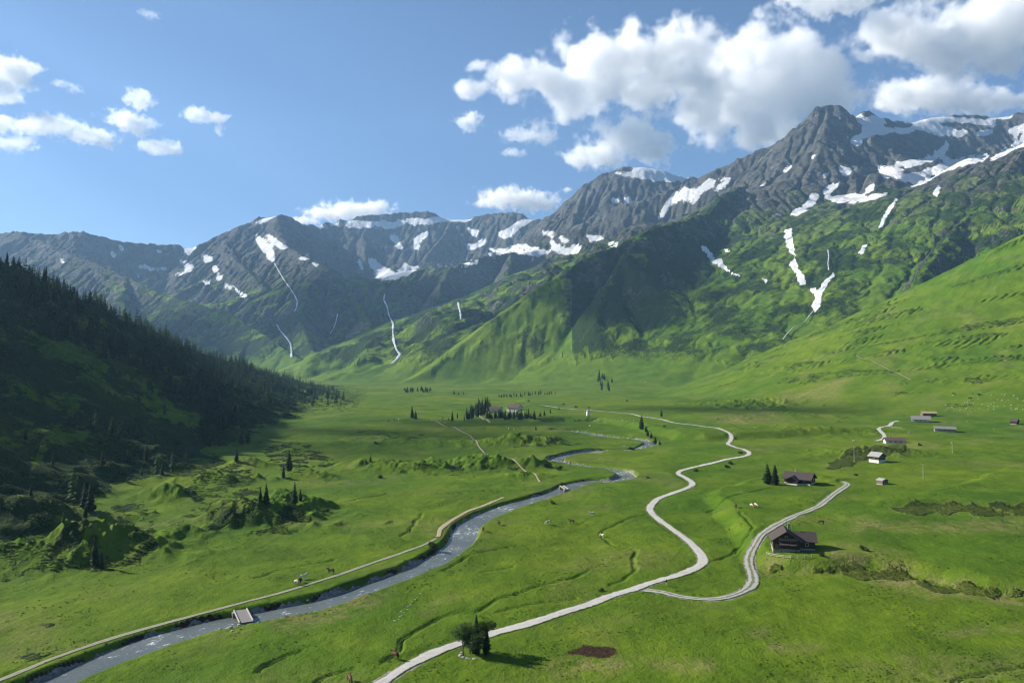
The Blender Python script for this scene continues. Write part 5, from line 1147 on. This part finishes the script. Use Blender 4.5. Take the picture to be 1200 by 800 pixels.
# ------------------------------------------------------------------ clouds: puffs of real vapour beyond and above the mountains
def cloud(label, puffs, D, dens=0.008, soft=1.6, seed=0, group='white clouds in the blue sky'):
    """puffs: (px, py, half width px, half height px) at distance D"""
    if D: k = D / FPX; C = np.array([pt(a, b, D) for a, b, c, d in puffs]); rad = np.array([(c * k, 0.5 * (c + d) * k, d * k) for a, b, c, d in puffs])
    else: C = np.array([p[:3] for p in puffs], float); rad = np.array([p[3:] for p in puffs], float)
    rs = np.random.RandomState(seed + len(puffs)); C[:, 1] += rs.uniform(-0.5, 0.5, len(puffs)) * rad[:, 1]
    if D: rad = rad * 1.08
    cen = C.mean(0); bm = bmesh.new()
    for c, r in zip(C, rad):
        bmesh.ops.create_icosphere(bm, subdivisions=2, radius=1.0, matrix=Matrix.Translation(Vector(c - cen)) @ Matrix.Diagonal((r[0] * 1.75, r[1] * 1.75, r[2] * 1.75, 1)))
    me = bpy.data.meshes.new('cloud'); bm.to_mesh(me); bm.free(); o = bpy.data.objects.new('cloud', me); COL.objects.link(o); o.location = cen
    md = o.modifiers.new('union', 'REMESH'); md.mode = 'VOXEL'; md.voxel_size = max(40.0, float(rad.min()) * 0.3)
    dg = bpy.context.evaluated_depsgraph_get(); m2 = bpy.data.meshes.new_from_object(o.evaluated_get(dg)); o.modifiers.clear(); o.data = m2; m2.name = 'cloud'
    m = bpy.data.materials.new('cloud_vapour'); m.use_nodes = True; nt = m.node_tree; nt.nodes.clear(); N = nt.nodes.new; Lk = nt.links.new
    out = N('ShaderNodeOutputMaterial'); pv = N('ShaderNodeVolumePrincipled'); Lk(pv.outputs[0], out.inputs['Volume']); pv.inputs['Color'].default_value = (1, 1, 1, 1); pv.inputs['Anisotropy'].default_value = 0.25
    tc = N('ShaderNodeTexCoord'); vec = tc.outputs['Object']
    best = None
    for c, r in zip(C - cen, rad):
        ma = N('ShaderNodeVectorMath'); ma.operation = 'MULTIPLY_ADD'; Lk(vec, ma.inputs[0]); ma.inputs[1].default_value = [1 / q for q in r]; ma.inputs[2].default_value = [-a / q for a, q in zip(c, r)]
        ln = N('ShaderNodeVectorMath'); ln.operation = 'LENGTH'; Lk(ma.outputs[0], ln.inputs[0])
        if best is None: best = ln.outputs['Value']
        else:
            mn = N('ShaderNodeMath'); mn.operation = 'SMOOTH_MIN'; Lk(best, mn.inputs[0]); Lk(ln.outputs['Value'], mn.inputs[1]); mn.inputs[2].default_value = 0.25; best = mn.outputs[0]
    size = float(np.median(rad[:, 2]))
    no = N('ShaderNodeTexNoise'); Lk(vec, no.inputs['Vector']); no.inputs['Scale'].default_value = 0.85 / size; no.inputs['Detail'].default_value = 7; no.inputs['Roughness'].default_value = 0.60
    ma = N('ShaderNodeMath'); ma.operation = 'MULTIPLY_ADD'; Lk(no.outputs['Fac'], ma.inputs[0]); ma.inputs[1].default_value = 3.4; ma.inputs[2].default_value = -0.68
    sb = N('ShaderNodeMath'); sb.operation = 'SUBTRACT'; Lk(ma.outputs[0], sb.inputs[0]); Lk(best, sb.inputs[1])
    mr = N('ShaderNodeMapRange'); mr.interpolation_type = 'SMOOTHSTEP'; Lk(sb.outputs[0], mr.inputs[0]); mr.inputs[1].default_value = 0.0; mr.inputs[2].default_value = 0.38 * soft; mr.inputs[3].default_value = 0; mr.inputs[4].default_value = dens
    Lk(mr.outputs[0], pv.inputs['Density']); m2.materials.clear(); m2.materials.append(m)
    return tag(o, label, 'cloud', group)
CD = 9500.0
cloud('long white cloud stretching from ragged tip to the rocky peak', [(550,106,16,13),(558,80,12,9),(598,92,28,21),(640,90,32,25),(690,74,42,32),(740,68,48,34),(790,62,42,28),(815,88,38,34),(760,96,42,24),(662,118,24,17),(700,102,38,22)], CD)
cloud('great billowing white cloud right behind the rocky peak', [(868,84,42,46),(902,62,34,34),(852,122,42,34),(912,112,48,44),(952,72,28,34),(962,112,42,30),(882,150,34,18),(992,112,28,17),(940,46,22,14),(822,128,32,24)], CD * 1.03)
cloud('pointed white cloud just above the domed mountain', [(730,164,38,22),(700,180,36,12),(762,176,28,17),(682,184,22,9),(744,146,24,15)], CD * 0.98)
cloud('thin ragged cloud scrap under the long white cloud', [(612,156,24,8),(638,160,15,10),(600,178,14,5),(632,146,18,7)], CD * 0.97, dens=0.004, soft=1.4)
cloud('small round cloud puff under the ragged tip', [(548,143,15,9),(552,138,9,7)], CD * 0.97, dens=0.008)
cloud('broad white cloud reaching the corner of the sky', [(1080,34,55,32),(1145,40,58,42),(1035,36,34,18),(1112,62,46,26),(1195,34,45,48),(1170,70,34,20)], CD * 0.95)
cloud('low flat cloud resting behind the peak ridge', [(1098,106,46,20),(1052,112,30,16),(1148,116,46,13),(1184,118,30,10)], CD * 1.05)
cloud('white cloud cut off by the top of the picture over the peak', [(968,2,38,14),(935,-4,26,9),(1000,4,26,12)], CD * 0.95)
cloud('bright flat cloud behind the hazy range', [(408,246,38,11),(380,250,24,8),(438,243,24,9),(355,258,18,5)], CD * 1.1)
cloud('bright small cloud beside the domed mountain', [(598,230,34,12),(574,236,18,8),(630,236,26,10),(664,222,8,4)], CD * 1.1)
cloud('white cloud at the edge of the sky over the forest hill', [(14,92,26,20),(0,76,20,13),(30,82,17,11),(6,112,16,7),(-25,90,25,18)], CD * 0.96)
cloud('long thin streaky cloud band over the forest hill', [(0,146,30,8),(30,146,30,8),(62,148,32,10),(96,155,28,9),(122,166,17,7)], CD * 0.97, dens=0.006, soft=1.2)
cloud('faint low cloud strip under the streaky band', [(-10,166,26,8),(16,168,22,8),(34,166,10,5)], CD * 0.97, dens=0.005, soft=1.2)
cloud('broken curling cloud beside the streaky band', [(166,118,14,12),(140,136,20,9),(160,148,20,11),(184,170,20,8),(202,176,11,6)], CD * 0.97, dens=0.006, soft=1.2)
cloud('hook shaped little cloud alone in clear blue', [(232,134,18,8),(252,138,14,6),(257,152,6,8)], CD * 0.97, dens=0.006, soft=1.2)
cloud('tiny wisp of cloud high in clear blue', [(170,15,8,4),(180,20,9,4)], CD * 0.97, dens=0.003, soft=1.5)
cloud('faint wisp beside the cloud over the forest hill', [(72,98,12,4),(90,106,9,5)], CD * 0.97, dens=0.003, soft=1.5)
# unseen clouds added up the sun direction to cast shade on chosen ground
def over(px, py, d, z):
    p = Vector(pt(px, py, d)); return p + sun_dir * ((z - p.z) / sun_dir.z)
def shadow_cloud(label, spots, z=2700):
    P = []
    for px, py, d, rx, ry, rzz in spots:
        q = over(px, py, d, z); P.append((q.x, q.y, q.z, rx, ry, rzz))
    cloud(label, P, 0, dens=0.012, group='unseen clouds added for their shadows')
shadow_cloud('unseen cloud added to shade the green mountain', [(768,345,2200,120,170,110),(805,305,2450,150,170,110),(785,395,2040,130,150,100),(832,350,2350,130,150,100),(750,310,2330,70,120,90)])
shadow_cloud('unseen cloud added to shade the middle meadow', [(470,520,600,110,60,70),(560,512,690,100,60,60),(400,540,520,90,50,60)])
shadow_cloud('unseen cloud added to shade the foot of the grass slope', [(880,478,820,90,60,60),(840,482,800,70,50,50)])
shadow_cloud('unseen cloud added to shade the hazy range', [(220,385,3300,260,260,160),(150,395,3100,200,200,140),(330,370,3500,300,300,170),(420,360,3600,320,320,170),(480,350,3700,280,300,160),(520,365,3400,220,260,150),(440,410,3000,220,240,140)])
print('clouds', round(time.time() - T0, 1))
# ------------------------------------------------------------------ haze
def box_mesh(name, lo, hi):
    bm = bmesh.new(); bmesh.ops.create_cube(bm, size=1)
    for v in bm.verts: v.co = [lo[i] + (v.co[i] + 0.5) * (hi[i] - lo[i]) for i in range(3)]
    me = bpy.data.meshes.new(name); bm.to_mesh(me); bm.free(); return me
zlo, zhi = float(Z.min()) - 2, float(Z.max()) + 60
hm = bpy.data.materials.new('haze_air'); hm.use_nodes = True; ht = hm.node_tree; ht.nodes.clear()
ho = ht.nodes.new('ShaderNodeOutputMaterial'); hv = ht.nodes.new('ShaderNodeVolumePrincipled'); ht.links.new(hv.outputs[0], ho.inputs['Volume'])
hv.inputs['Color'].default_value = (0.38, 0.64, 1.0, 1); hv.inputs['Density'].default_value = 5.0e-5; hv.inputs['Anisotropy'].default_value = 0.2
tag(new_obj('haze', box_mesh('haze', (float(X.min()) - 50, -200, zlo), (float(X.max()) + 50, 7100, zhi)), hm), 'thin blue summer haze filling the valley air', kind='stuff')
